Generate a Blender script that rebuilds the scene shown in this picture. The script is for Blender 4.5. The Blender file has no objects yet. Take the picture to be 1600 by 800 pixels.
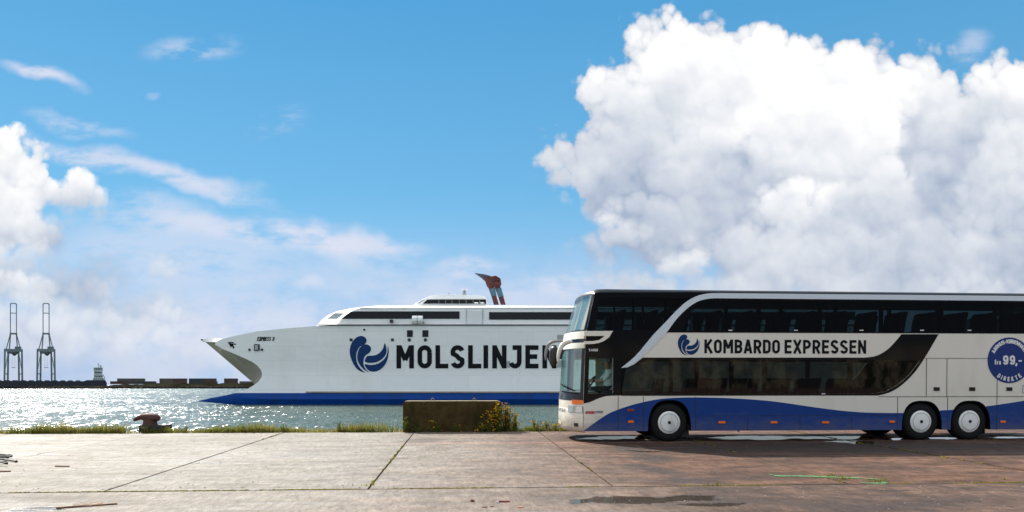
import bpy, bmesh, math, random
from mathutils import Vector, Matrix
random.seed(7)
C = bpy.context.scene.collection
scene = bpy.context.scene
PI = math.pi

# ------------------------------------------------------------------ camera
FPX = 1120.0                       # focal length in pixels of a 1600 px wide frame
HOR = 601.0                        # level of the true horizon in that frame
TH = math.atan(80.0 / FPX)         # the camera looks a little to the right of the quay's normal
ZC = 1.75                          # eye above the ground it stands on
SL = 0.0134                        # the quay rises gently towards the water
ZW = -1.45                         # water level
F = Vector((math.sin(TH), math.cos(TH), 0)); R = Vector((math.cos(TH), -math.sin(TH), 0)); U = Vector((0, 0, 1))
cam_d = bpy.data.cameras.new('camera'); cam = bpy.data.objects.new('camera', cam_d); C.objects.link(cam)
cam.location = (0, 0, ZC); cam.rotation_euler = (PI/2, 0, -TH)
cam_d.sensor_width = 36.0; cam_d.lens = 36.0 * FPX / 1600.0
cam_d.shift_y = (HOR - 400.0) / 1600.0
cam_d.clip_start = 0.1; cam_d.clip_end = 20000
scene.camera = cam

# ------------------------------------------------------------------ light and exposure
SUN_EL = math.radians(42.0)
SUN_AZ = -math.radians(35.0)       # from +Y, negative = towards -X
EXPO = 1.0
WS = 0.10
sd = Vector((math.sin(SUN_AZ)*math.cos(SUN_EL), math.cos(SUN_AZ)*math.cos(SUN_EL), math.sin(SUN_EL)))
sl = bpy.data.lights.new('sun', 'SUN'); sl.energy = 4.2; sl.angle = math.radians(0.53); sl.color = (1.0, 0.95, 0.87)
so = bpy.data.objects.new('sun', sl); C.objects.link(so); so.rotation_euler = sd.to_track_quat('Z', 'Y').to_euler()
vs = scene.view_settings
vs.view_transform = 'Standard'; vs.look = 'None'; vs.exposure = EXPO; vs.gamma = 1.0; vs.use_curve_mapping = False
scene.cycles.use_denoising = True
scene.cycles.sample_clamp_indirect = 6.0
scene.cycles.max_bounces = 8; scene.cycles.transparent_max_bounces = 12
scene.cycles.caustics_reflective = False; scene.cycles.caustics_refractive = False

class NT:
    """short-hand for building node trees"""
    def __init__(s, tree): s.t = tree; s.n = tree.nodes; s.l = tree.links
    def new(s, typ, **kw):
        nd = s.n.new(typ)
        for k, v in kw.items(): setattr(nd, k, v)
        return nd
    def put(s, sock, v):
        if isinstance(v, bpy.types.NodeSocket): s.l.new(v, sock)
        elif v is not None:
            if sock.type == 'RGBA' and len(v) == 3: v = (*v, 1)
            sock.default_value = v
    def m(s, op, a, b=None, c=None, clamp=False):
        nd = s.new('ShaderNodeMath', operation=op, use_clamp=clamp)
        for i, v in enumerate((a, b, c)): s.put(nd.inputs[i], v) if v is not None else None
        return nd.outputs[0]
    def v(s, op, a, b=None, sc=None):
        nd = s.new('ShaderNodeVectorMath', operation=op)
        s.put(nd.inputs[0], a)
        if b is not None: s.put(nd.inputs[1], b)
        if sc is not None: s.put(nd.inputs['Scale'], sc)
        return nd.outputs['Value' if op in ('DOT_PRODUCT', 'LENGTH', 'DISTANCE') else 'Vector']
    def noise(s, vec, scale, detail=4, rough=.5, dist=0, col=False, lac=2.0, dim='3D'):
        nd = s.new('ShaderNodeTexNoise'); nd.noise_dimensions = dim
        s.put(nd.inputs['Vector'], vec); nd.inputs['Scale'].default_value = scale
        nd.inputs['Detail'].default_value = detail; nd.inputs['Roughness'].default_value = rough
        nd.inputs['Distortion'].default_value = dist; nd.inputs['Lacunarity'].default_value = lac
        return nd.outputs['Color' if col else 'Fac']
    def voro(s, vec, scale, detail=0, rough=.5, feat='F1', smooth=None, rnd=1.0, dim='3D'):
        nd = s.new('ShaderNodeTexVoronoi', feature=feat, voronoi_dimensions=dim)
        s.put(nd.inputs['Vector'], vec); nd.inputs['Scale'].default_value = scale
        if 'Detail' in nd.inputs: nd.inputs['Detail'].default_value = detail; nd.inputs['Roughness'].default_value = rough
        if smooth is not None: nd.inputs['Smoothness'].default_value = smooth
        nd.inputs['Randomness'].default_value = rnd
        return nd.outputs['Distance']
    def sm(s, x, lo, hi, a=0.0, b=1.0, kind='SMOOTHSTEP'):
        nd = s.new('ShaderNodeMapRange', interpolation_type=kind)
        for k, v in zip(('Value', 'From Min', 'From Max', 'To Min', 'To Max'), (x, lo, hi, a, b)): s.put(nd.inputs[k], v)
        return nd.outputs[0]
    def mix(s, f, a, b, blend='MIX'):
        nd = s.new('ShaderNodeMix', data_type='RGBA', blend_type=blend)
        s.put(nd.inputs[0], f); s.put(nd.inputs[6], a); s.put(nd.inputs[7], b)
        return nd.outputs[2]
    def xyz(s, x, y, z=0.0):
        nd = s.new('ShaderNodeCombineXYZ')
        for i, v in enumerate((x, y, z)): s.put(nd.inputs[i], v)
        return nd.outputs[0]
    def sep(s, v):
        nd = s.new('ShaderNodeSeparateXYZ'); s.put(nd.inputs[0], v); return nd.outputs

# ------------------------------------------------------------------ sky with clouds (world, by direction only)
def build_world():
    w = bpy.data.worlds.new('World'); scene.world = w; w.use_nodes = True
    w.node_tree.nodes.clear()
    T = NT(w.node_tree)
    K = 1.0 / (WS * 2.0**EXPO)                        # a cloud value of 1 shows as white
    d = T.v('NORMALIZE', T.new('ShaderNodeTexCoord').outputs['Generated'])
    sky = T.new('ShaderNodeTexSky', sky_type='NISHITA'); sky.sun_disc = False
    sky.sun_elevation = SUN_EL; sky.sun_rotation = SUN_AZ
    sky.altitude = 0; sky.air_density = 1.0; sky.dust_density = 0.0; sky.ozone_density = 2.5
    nish = T.mix(1.0, sky.outputs[0], SKYTINT, 'MULTIPLY')
    rp = T.new('ShaderNodeValToRGB'); T.put(rp.inputs[0], T.sep(d)[2])
    els = rp.color_ramp.elements
    for i, (p_, c_) in enumerate(SKYRAMP):
        e_ = els[i] if i < 2 else els.new(p_)
        e_.position = p_; e_.color = (*[q_ for q_ in c_], 1)
    base = T.mix(.75, nish, T.v('SCALE', rp.outputs[0], sc=K))
    f = T.v('DOT_PRODUCT', d, tuple(F)); r = T.v('DOT_PRODUCT', d, tuple(R)); z = T.sep(d)[2]
    fs = T.m('MAXIMUM', f, 0.05)
    x = T.m('MULTIPLY', T.m('DIVIDE', r, fs), 11.2); y = T.m('MULTIPLY', T.m('DIVIDE', z, fs), 11.2)
    P = T.xyz(x, y)
    front = T.m('MULTIPLY', T.sm(f, 0.35, 0.6), T.sm(y, 8.2, 6.4))

    def billow(name):
        """cauliflower relief: input P, outputs all sizes together, and the large sizes alone"""
        g = bpy.data.node_groups.new(name, 'ShaderNodeTree')
        g.interface.new_socket('P', in_out='INPUT', socket_type='NodeSocketVector')
        for nm in 'HS': g.interface.new_socket(nm, in_out='OUTPUT', socket_type='NodeSocketFloat')
        G = NT(g); gi = G.new('NodeGroupInput'); go = G.new('NodeGroupOutput')
        p = gi.outputs[0]
        sq = lambda v, k: G.m('MULTIPLY', G.m('MULTIPLY', v, v), k)
        b = sq(G.voro(p, 1.5, 0, .5, 'F1', dim='2D'), -1.0)
        b2 = sq(G.voro(G.v('ADD', p, (3.3, 1.1, 0)), 3.4, 0, .5, 'F1', dim='2D'), -.62)
        b3 = sq(G.voro(G.v('ADD', p, (1.3, 5.1, 0)), 8.0, 0, .5, 'F1', dim='2D'), -.26)
        big = G.m('ADD', b, b2)
        G.l.new(G.m('ADD', G.m('ADD', big, b3), .42), go.inputs[0]); G.l.new(G.m('ADD', big, G.m('MULTIPLY', b3, .5)), go.inputs[1])
        return g
    def use(g, p):
        nd = T.new('ShaderNodeGroup'); nd.node_tree = g; T.put(nd.inputs[0], p); return nd.outputs
    def blob(cx, cy, rx, ry, rot=0.0, p=None, lo=1.0, hi=0.2):
        c = ((cx-800)/100, (601-cy)/100, 0)
        e = T.v('SUBTRACT', p if p is not None else P, c)
        if rot:
            nd = T.new('ShaderNodeVectorRotate', rotation_type='Z_AXIS'); T.put(nd.inputs['Vector'], e); nd.inputs['Angle'].default_value = -rot
            e = nd.outputs[0]
        e = T.v('MULTIPLY', e, (100.0/rx, 100.0/ry, 0))
        return T.sm(T.v('LENGTH', e), lo, hi)
    # softly warped coordinates for the painted large shapes
    wn = T.noise(P, 0.9, 3, .55, col=True, dim='2D')
    PW = T.v('MULTIPLY', T.v('ADD', P, T.v('SCALE', T.v('SUBTRACT', wn, (.5, .5, .5)), sc=1.0)), (1, 1, 0))
    PW2 = PW
    PS = T.v('MULTIPLY', T.v('ADD', P, T.v('SCALE', T.v('SUBTRACT', wn, (.5, .5, .5)), sc=.45)), (1, 1, 0))
    streak = T.noise(T.v('MULTIPLY', T.v('ADD', P, (2, 2, 0)), (0.55, 1.5, 1)), 1.5, 6, .6, dim='2D')
    fluff = T.noise(T.v('ADD', P, (11, 5, 2)), 1.3, 6, .6, dim='2D')

    col = base
    # pale band of low cloud and moisture towards the horizon
    low = T.sm(y, 2.6, 0.0)
    lowm = T.m('MULTIPLY', low, T.sm(fluff, .32, .66))
    col = T.mix(T.m('MULTIPLY', T.sm(y, 3.2, 0.0), .93), col, tuple(c*K for c in (.47, .60, .85)))
    col = T.mix(T.m('MULTIPLY', lowm, .75), col, tuple(c*K for c in (.66, .71, .86)))
    # thin streaks of cirrus
    for (cx, cy, rx, ry, rot, k, s0, s1) in STREAKS:
        a = T.m('MULTIPLY', blob(cx, cy, rx, ry, math.radians(rot), PS), T.sm(streak, s0, s1))
        col = T.mix(T.m('MULTIPLY', a, k), col, tuple(c*K for c in (.76, .78, .90)))
    # heaped clouds: round towers one in front of the other, each bright on top and grey towards its foot
    sides = []
    bg_ = billow('billow')
    for nm, lobes, seed, (lx, ly), wa, ba, soft in HEAPS:
        ps = T.v('ADD', P, (seed, seed*.37, 0))
        n2 = T.noise(ps, 1.4, 5, .55, col=True, dim='2D')
        wv = T.v('SUBTRACT', n2, (.5, .5, .5))
        q = T.v('MULTIPLY', T.v('ADD', P, T.v('SCALE', wv, sc=wa)), (1, 1, 0))
        qb = T.v('ADD', ps, T.v('SCALE', wv, sc=.22))
        B, S = use(bg_, qb); S2 = use(bg_, T.v('ADD', qb, (lx*.16, ly*.16, 0)))[1]
        rel = T.m('MULTIPLY', T.m('SUBTRACT', S, S2), RELIEF)
        n3 = T.m('MULTIPLY', T.m('SUBTRACT', T.noise(ps, 6, 5, .6, dim='2D'), .5), .09)
        Bk = T.m('ADD', T.m('MULTIPLY', B, ba), n3)
        sh = None; H = None
        # silhouettes are crisp high up and vaporous below
        wd = T.sm(y, 1.0, 3.8, soft, .13)
        for (cx, cy, rx, ry, top, bot) in lobes:
            c = ((cx-800)/100, (601-cy)/100, 0)
            e = T.v('MULTIPLY', T.v('SUBTRACT', q, c), (100.0/rx, 100.0/ry, 0))
            k = T.m('ADD', T.m('MULTIPLY', T.m('SUBTRACT', 1.0, T.v('LENGTH', e)), min(rx, ry)/100.0), Bk)
            ey = T.sep(e)[1]
            tone = T.sm(T.m('ADD', ey, T.m('MULTIPLY', Bk, .35)), -.75, .85, bot, top)
            H = k if H is None else T.m('SMOOTH_MAX', H, k, .06)
            m_ = T.m('MULTIPLY', T.sm(k, -.02, .34), T.sm(ey, -1.1, -.1))
            if sh is None: sh = tone
            else:
                mx = T.new('ShaderNodeMix', data_type='FLOAT'); T.put(mx.inputs[0], m_); T.put(mx.inputs[2], sh); T.put(mx.inputs[3], tone); sh = mx.outputs[0]
        sh = T.m('ADD', T.m('ADD', sh, rel), T.m('MULTIPLY', T.m('SUBTRACT', T.noise(T.v('ADD', P, (5, 9, 0)), .95, 4, .5, dim='2D'), .5), .48))
        sh = T.sm(sh, .41, 1.0, kind='LINEAR')
        a = T.sm(H, -.02, wd)
        a = T.m('MULTIPLY', a, T.sm(y, 0.0, 1.5, .30, 1.0))
        c = T.mix(sh, tuple(c*K for c in (.395, .475, .62)), tuple(c*K for c in (1.03, 1.03, 1.03)))
        cc = T.mix(a, col, c)
        bgn = T.new('ShaderNodeBackground'); T.put(bgn.inputs[0], cc); bgn.inputs[1].default_value = WS
        sides.append(bgn.outputs[0])
    # the rest of the sky, beside and behind the view: unseen scattered cloud, brightened for fill light
    s = T.sep(d)
    zz = T.m('ADD', T.m('MAXIMUM', s[2], 0.0), 0.22)
    Q = T.xyz(T.m('DIVIDE', s[0], zz), T.m('DIVIDE', s[1], zz), 3.0)
    n = T.noise(Q, 1.3, 5, .58, dim='2D')
    a = T.m('MULTIPLY', T.sm(n, BACK0, BACK0+.14), T.sm(s[2], -.02, .10))
    bc = T.mix(T.sm(n, .55, .75), tuple(c*K for c in (1.55, 1.50, 1.42)), tuple(c*K for c in (.95, .97, 1.0)))
    back = T.mix(a, base, bc)
    back = T.mix(T.sm(s[2], .22, .0), back, tuple(c*K for c in (.72, .76, .82)))
    bg = T.new('ShaderNodeBackground'); T.put(bg.inputs[0], back); bg.inputs[1].default_value = WS
    def blend(fac, s1, s2):
        nd = T.new('ShaderNodeMixShader'); T.put(nd.inputs[0], fac); T.l.new(s1, nd.inputs[1]); T.l.new(s2, nd.inputs[2]); return nd.outputs[0]
    # (separate shaders, so that only the part of the sky a ray meets is worked out)
    fr = blend(T.m('GREATER_THAN', x, -1.0), sides[0], sides[1])
    out = T.new('ShaderNodeOutputWorld'); T.l.new(blend(front, bg.outputs[0], fr), out.inputs[0])
SKYTINT = (0.30, 0.585, 0.62)
RELIEF = 0.11
SKYRAMP = [(0.0, (.44, .63, .86)), (1.0, (.05, .25, .60)), (.20, (.205, .51, .81)), (.46, (.092, .385, .725))]
BACK0 = .43
# cx, cy, rx, ry, rotation, strength, noise window  (measured in the 1600 x 800 frame)
STREAKS = [
    (120, 240, 130, 26, -12, .75, .25, .6),
    (275, 272, 170, 26, -13, .80, .25, .6),
    (430, 365, 260, 34, -6, .80, .28, .62),
    (250, 330, 160, 40, -10, .45, .25, .62),
    (280, 400, 330, 110, -5, .50, .2, .6),
    (560, 395, 120, 40, -14, .5, .3, .6),
    (295, 80, 95, 30, 6, .60, .36, .6),
    (65, 116, 85, 17, -14, .85, .3, .55),
    (120, 195, 110, 20, -12, .5, .35, .6),
    (430, 190, 70, 34, 25, .30, .4, .65),
    (238, 150, 20, 6, 0, .25, .2, .5),
    (735, 420, 70, 24, 0, .75, .25, .55),
    (480, 445, 34, 16, 0, .5, .25, .55),
    (880, 440, 80, 26, 5, .7, .3, .6),
    (1520, 75, 40, 30, 20, .45, .35, .65),
    (740, 480, 500, 90, 0, .45, .3, .65),
    (300, 520, 420, 70, 0, .6, .25, .6),
    (330, 300, 170, 14, -14, .5, .25, .6),
    (560, 378, 150, 18, -4, .6, .25, .6),
]
# lobes from the farthest to the nearest: cx, cy, rx, ry, tone on top, tone at the foot
HEAPS = [
    ('left heap', [(-30, 320, 140, 120, .9, .5), (28, 274, 62, 54, 1.0, .68), (-20, 340, 110, 86, .95, .66), (106, 308, 64, 46, .92, .52), (50, 365, 100, 56, .82, .45), (0, 440, 120, 80, .74, .42),
                   (90, 460, 190, 70, .52, .42), (20, 446, 60, 36, .9, .52), (10, 540, 260, 110, .66, .5), (200, 505, 140, 80, .60, .5), (255, 422, 46, 34, .72, .55), (150, 535, 220, 70, .76, .56), (300, 560, 190, 60, .78, .62), (410, 570, 110, 46, .8, .66)],
     3.1, (-.25, .95), .34, .44, .8),
    ('right heap', [(1250, 300, 260, 200, .6, .5), (1480, 320, 240, 180, .6, .45), (1680, 200, 130, 110, .95, .6), (1570, 178, 110, 92, 1.0, .6), (1450, 165, 95, 90, .95, .6),
                    (1335, 160, 105, 100, 1.1, .9), (1190, 150, 140, 115, 1.1, .88), (1080, 140, 110, 110, 1.05, .7), (1035, 102, 82, 84, 1.12, .8), (945, 148, 48, 46, 1.0, .7), (985, 190, 74, 70, .9, .55),
                    (1300, 230, 130, 120, 1.1, .72), (1230, 220, 110, 90, 1.0, .75), (905, 236, 62, 42, .95, .5), (1020, 275, 160, 110, .78, .34), (945, 285, 90, 66, .66, .38), (1130, 330, 150, 100, .66, .40),
                    (1260, 335, 100, 60, 1.02, .55), (1390, 330, 110, 90, .82, .5), (1500, 260, 95, 130, .76, .42), (1610, 300, 120, 140, .82, .45), (1060, 370, 150, 80, .62, .45), (955, 372, 64, 46, .84, .52),
                    (1200, 420, 200, 80, .68, .52), (1400, 430, 200, 90, .64, .5), (1560, 420, 190, 110, .62, .45), (1085, 425, 56, 40, .88, .6), (1010, 445, 110, 46, .7, .6), (1290, 500, 420, 100, .62, .55)],
     9.7, (.25, .95), .36, .42, .55),
]
build_world()

# ------------------------------------------------------------------ helpers
from mathutils.geometry import tessellate_polygon
def rnd(a, b): return random.uniform(a, b)
def ray(px, py): return F*FPX + R*(px-800.0) + U*(HOR-py)
def at_y(px, py, Y):
    """the point of the plane Y = const behind a picture point"""
    d = ray(px, py); t = Y/d.y; return Vector((d.x*t, Y, ZC + d.z*t))
def at_d(px, py, D):
    d = ray(px, py)/FPX*D; return Vector((d.x, d.y, ZC + d.z))
def gz(y): return SL*y
def gp(px, py):
    d = ray(px, py); t = ZC/(SL*d.y - d.z); return Vector((d.x*t, d.y*t, SL*d.y*t))

def tag(o, label=None, cat=None, group=None, kind=None):
    if label: o['label'] = label
    if cat: o['category'] = cat
    if group: o['group'] = group
    if kind: o['kind'] = kind
    return o
def empty(name, loc, label=None, cat=None, group=None, rot=(0, 0, 0)):
    o = bpy.data.objects.new(name, None); C.objects.link(o); o.location = loc; o.rotation_euler = rot
    o.empty_display_size = .2
    return tag(o, label, cat, group)
class MB:
    """collects shapes into one mesh"""
    def __init__(s): s.v = []; s.f = []; s.mi = []; s.cur = 0
    def add(s, vs, fs):
        n = len(s.v); s.v += [tuple(v) for v in vs]
        for f in fs: s.f.append([n+i for i in f]); s.mi.append(s.cur)
        return s
    def box(s, a, b, m=None):
        (x0, y0, z0), (x1, y1, z1) = a, b
        vs = [(x0, y0, z0), (x1, y0, z0), (x1, y1, z0), (x0, y1, z0), (x0, y0, z1), (x1, y0, z1), (x1, y1, z1), (x0, y1, z1)]
        if m is not None: vs = [m @ Vector(v) for v in vs]
        return s.add(vs, [(0, 3, 2, 1), (4, 5, 6, 7), (0, 1, 5, 4), (1, 2, 6, 5), (2, 3, 7, 6), (3, 0, 4, 7)])
    def tube(s, pts, rs, n=8, cap=True, flat=1.0):
        pts = [Vector(p) for p in pts]
        if not isinstance(rs, (list, tuple)): rs = [rs]*len(pts)
        vs = []; up = None
        for i, p in enumerate(pts):
            t = (pts[min(i+1, len(pts)-1)] - pts[max(i-1, 0)]).normalized()
            if up is None: up = t.orthogonal().normalized()
            a = (up - t*up.dot(t)); a = a.normalized() if a.length > 1e-6 else t.orthogonal().normalized()
            up = a; b = t.cross(a)
            for k in range(n):
                w = 2*PI*k/n; vs.append(p + a*(math.cos(w)*rs[i]) + b*(math.sin(w)*rs[i]*flat))
        fs = [(i*n+k, i*n+(k+1) % n, (i+1)*n+(k+1) % n, (i+1)*n+k) for i in range(len(pts)-1) for k in range(n)]
        if cap: fs += [tuple(range(n))[::-1], tuple(range((len(pts)-1)*n, len(pts)*n))]
        return s.add(vs, fs)
    def bar(s, p, q, w, h=None):
        """a square bar between two points"""
        h = h or w; p = Vector(p); q = Vector(q); t = (q-p).normalized()
        a = t.cross(U); a = a.normalized() if a.length > 1e-4 else Vector((1, 0, 0)); b = a.cross(t)
        vs = [e + a*(i*w/2) + b*(j*h/2) for e in (p, q) for i, j in ((-1, -1), (1, -1), (1, 1), (-1, 1))]
        return s.add(vs, [(0, 1, 2, 3), (7, 6, 5, 4), (0, 4, 5, 1), (1, 5, 6, 2), (2, 6, 7, 3), (3, 7, 4, 0)])
    def lathe(s, prof, n=32, axis='Y', c=(0, 0, 0)):
        """prof: (radius, along axis)"""
        c = Vector(c); vs = []
        for r, h in prof:
            for k in range(n):
                w = 2*PI*k/n; a, b = r*math.cos(w), r*math.sin(w)
                vs.append(c + (Vector((a, h, b)) if axis == 'Y' else Vector((a, b, h))))
        m = len(prof)
        fs = [(i*n+k, i*n+(k+1) % n, (i+1)*n+(k+1) % n, (i+1)*n+k) for i in range(m-1) for k in range(n)]
        return s.add(vs, fs)
    def prism(s, loops, y0, y1, back=True):
        """flat shape (outer loop, then holes) of (x, z) points, extruded along y"""
        loops = [[Vector((a, b, 0)) for a, b in lp] for lp in loops]
        tris = tessellate_polygon(loops); flat = [p for lp in loops for p in lp]; n = len(flat)
        vs = [(p.x, y0, p.y) for p in flat] + [(p.x, y1, p.y) for p in flat]
        fs = []
        for t in tris:
            a, b, c = (flat[i] for i in t)
            ar = (b.x-a.x)*(c.y-a.y) - (b.y-a.y)*(c.x-a.x)
            if abs(ar) < 1e-9: continue
            t = tuple(t) if ar > 0 else tuple(t)[::-1]
            fs.append(t)
            if back: fs.append(tuple(i+n for i in t[::-1]))
        o = 0
        if y1 != y0:
            for lp in loops:
                k = len(lp); ar = sum(lp[i].x*lp[(i+1) % k].y - lp[(i+1) % k].x*lp[i].y for i in range(k))
                first = lp is loops[0]
                for i in range(k):
                    a, b = o+i, o+(i+1) % k
                    q = (a, a+n, b+n, b)
                    if (ar > 0) != first: q = q[::-1]
                    fs.append(q)
                o += k
        return s.add(vs, fs)
    def grid(s, rows, closed=False, flip=False):
        n = len(rows[0]); vs = [p for r in rows for p in r]; fs = []
        for i in range(len(rows)-1):
            for k in range(n if closed else n-1):
                q = (i*n+k, i*n+(k+1) % n, (i+1)*n+(k+1) % n, (i+1)*n+k)
                fs.append(q[::-1] if flip else q)
        return s.add(vs, fs)
    def blob(s, c, r, sub=2, sq=(1, 1, 1), jit=0.0, rot=None):
        bm = bmesh.new(); bmesh.ops.create_icosphere(bm, subdivisions=sub, radius=1.0)
        off = {v: 1 + rnd(-jit, jit) for v in bm.verts}
        vs = [Vector((v.co.x*sq[0], v.co.y*sq[1], v.co.z*sq[2]))*r*off[v] for v in bm.verts]
        if rot is not None: vs = [rot @ v for v in vs]
        vs = [v + Vector(c) for v in vs]
        fs = [[v.index for v in f.verts] for f in bm.faces]; bm.free()
        return s.add(vs, fs)
    def build(s, name, mat, parent=None, smooth=False, bevel=0, seg=2, merge=False, ang=35, recalc=False):
        me = bpy.data.meshes.new(name); me.from_pydata(s.v, [], s.f)
        mats = mat if isinstance(mat, (list, tuple)) else [mat]
        for m in mats: me.materials.append(m)
        for p, i in zip(me.polygons, s.mi): p.material_index = i
        if merge or recalc:
            bm = bmesh.new(); bm.from_mesh(me)
            if merge: bmesh.ops.remove_doubles(bm, verts=bm.verts, dist=1e-4)
            if recalc: bmesh.ops.recalc_face_normals(bm, faces=bm.faces)
            bm.to_mesh(me); bm.free()
        if smooth:
            for p in me.polygons: p.use_smooth = True
            try: me.set_sharp_from_angle(angle=math.radians(ang))
            except Exception: pass
        o = bpy.data.objects.new(name, me); C.objects.link(o)
        if parent is not None: o.parent = parent
        if bevel:
            b = o.modifiers.new('bevel', 'BEVEL'); b.width = bevel; b.segments = seg; b.limit_method = 'ANGLE'; b.angle_limit = math.radians(40)
        return o
def spline(pts, n=6, closed=False):
    """Catmull-Rom through 2D/3D points"""
    pts = [Vector(p) for p in pts]; m = len(pts); out = []
    for i in range(m if closed else m-1):
        p0 = pts[(i-1) % m] if closed or i > 0 else pts[0]; p1 = pts[i]; p2 = pts[(i+1) % m]
        p3 = pts[(i+2) % m] if closed or i+2 < m else pts[-1]
        for k in range(n):
            t = k/n
            out.append(0.5*((2*p1) + (p2-p0)*t + (2*p0-5*p1+4*p2-p3)*t*t + (3*p1-p0-3*p2+p3)*t*t*t))
    if not closed: out.append(pts[-1])
    return out
def copy_tree(o, parent=None):
    c = o.copy(); C.objects.link(c); c.parent = parent
    for ch in o.children: copy_tree(ch, c)
    return c
def lerp(tab, x):
    """piecewise linear table"""
    if x <= tab[0][0]: return tab[0][1]
    for (a, u), (b, w) in zip(tab, tab[1:]):
        if x <= b: return u + (w-u)*(x-a)/(b-a)
    return tab[-1][1]

# ------------------------------------------------------------------ materials
def mat(name, col=(.5, .5, .5), rough=.5, metal=0.0, coat=0.0, spec=.5, var=0.0, vscale=3.0, bump=0.0, bscale=20.0, ior=1.5, dirt=None, dscale=2.0, damt=.5, grime=0.0):
    m = bpy.data.materials.new(name); m.use_nodes = True
    T = NT(m.node_tree); b = m.node_tree.nodes['Principled BSDF']
    co = T.new('ShaderNodeTexCoord').outputs['Object']
    c = (*col, 1)
    if var:
        n = T.noise(co, vscale, 5, .6)
        c = T.mix(T.sm(n, .3, .7, kind='LINEAR'), tuple(x*(1-var) for x in col), tuple(min(1, x*(1+var)) for x in col))
    if dirt:
        n = T.noise(T.v('MULTIPLY', co, (1, 1, .35)), dscale, 7, .65)
        c = T.mix(T.m('MULTIPLY', T.sm(n, .48, .72), damt), c, dirt)
    if grime:                                         # road dirt thrown up along the skirt
        z = T.sep(co)[2]; n = T.noise(T.v('MULTIPLY', co, (1, 1, 2.2)), 2.2, 7, .68)
        g_ = T.m('MULTIPLY', T.sm(T.m('ADD', z, T.m('MULTIPLY', T.m('SUBTRACT', n, .5), 1.1)), .80, .22), grime)
        c = T.mix(g_, c, (.20, .175, .14))
    T.put(b.inputs['Base Color'], c)
    b.inputs['Roughness'].default_value = rough; b.inputs['Metallic'].default_value = metal
    b.inputs['Coat Weight'].default_value = coat; b.inputs['Coat Roughness'].default_value = .05
    b.inputs['Specular IOR Level'].default_value = spec; b.inputs['IOR'].default_value = ior
    if bump:
        bn = T.new('ShaderNodeBump'); bn.inputs['Strength'].default_value = bump; bn.inputs['Distance'].default_value = .02
        T.put(bn.inputs['Height'], T.noise(co, bscale, 6, .6)); T.l.new(bn.outputs[0], b.inputs['Normal'])
    return m
def glass(name, tint, rough=.02, opaque=0.0, body=(.01, .012, .015), k=1.0):
    """thin tinted pane: see-through with a mirror-like surface"""
    m = bpy.data.materials.new(name); m.use_nodes = True; m.node_tree.nodes.clear(); T = NT(m.node_tree)
    tr = T.new('ShaderNodeBsdfTransparent'); T.put(tr.inputs[0], tint)
    df = T.new('ShaderNodeBsdfDiffuse'); T.put(df.inputs[0], body)
    gl = T.new('ShaderNodeBsdfGlossy'); gl.inputs['Roughness'].default_value = rough
    fr = T.new('ShaderNodeFresnel'); fr.inputs[0].default_value = 1.52
    a = T.new('ShaderNodeMixShader'); a.inputs[0].default_value = opaque; T.l.new(tr.outputs[0], a.inputs[1]); T.l.new(df.outputs[0], a.inputs[2])
    b = T.new('ShaderNodeMixShader'); T.l.new(T.m('MULTIPLY', fr.outputs[0], k, clamp=True), b.inputs[0]); T.l.new(a.outputs[0], b.inputs[1]); T.l.new(gl.outputs[0], b.inputs[2])
    o = T.new('ShaderNodeOutputMaterial'); T.l.new(b.outputs[0], o.inputs[0])
    return m
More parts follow.
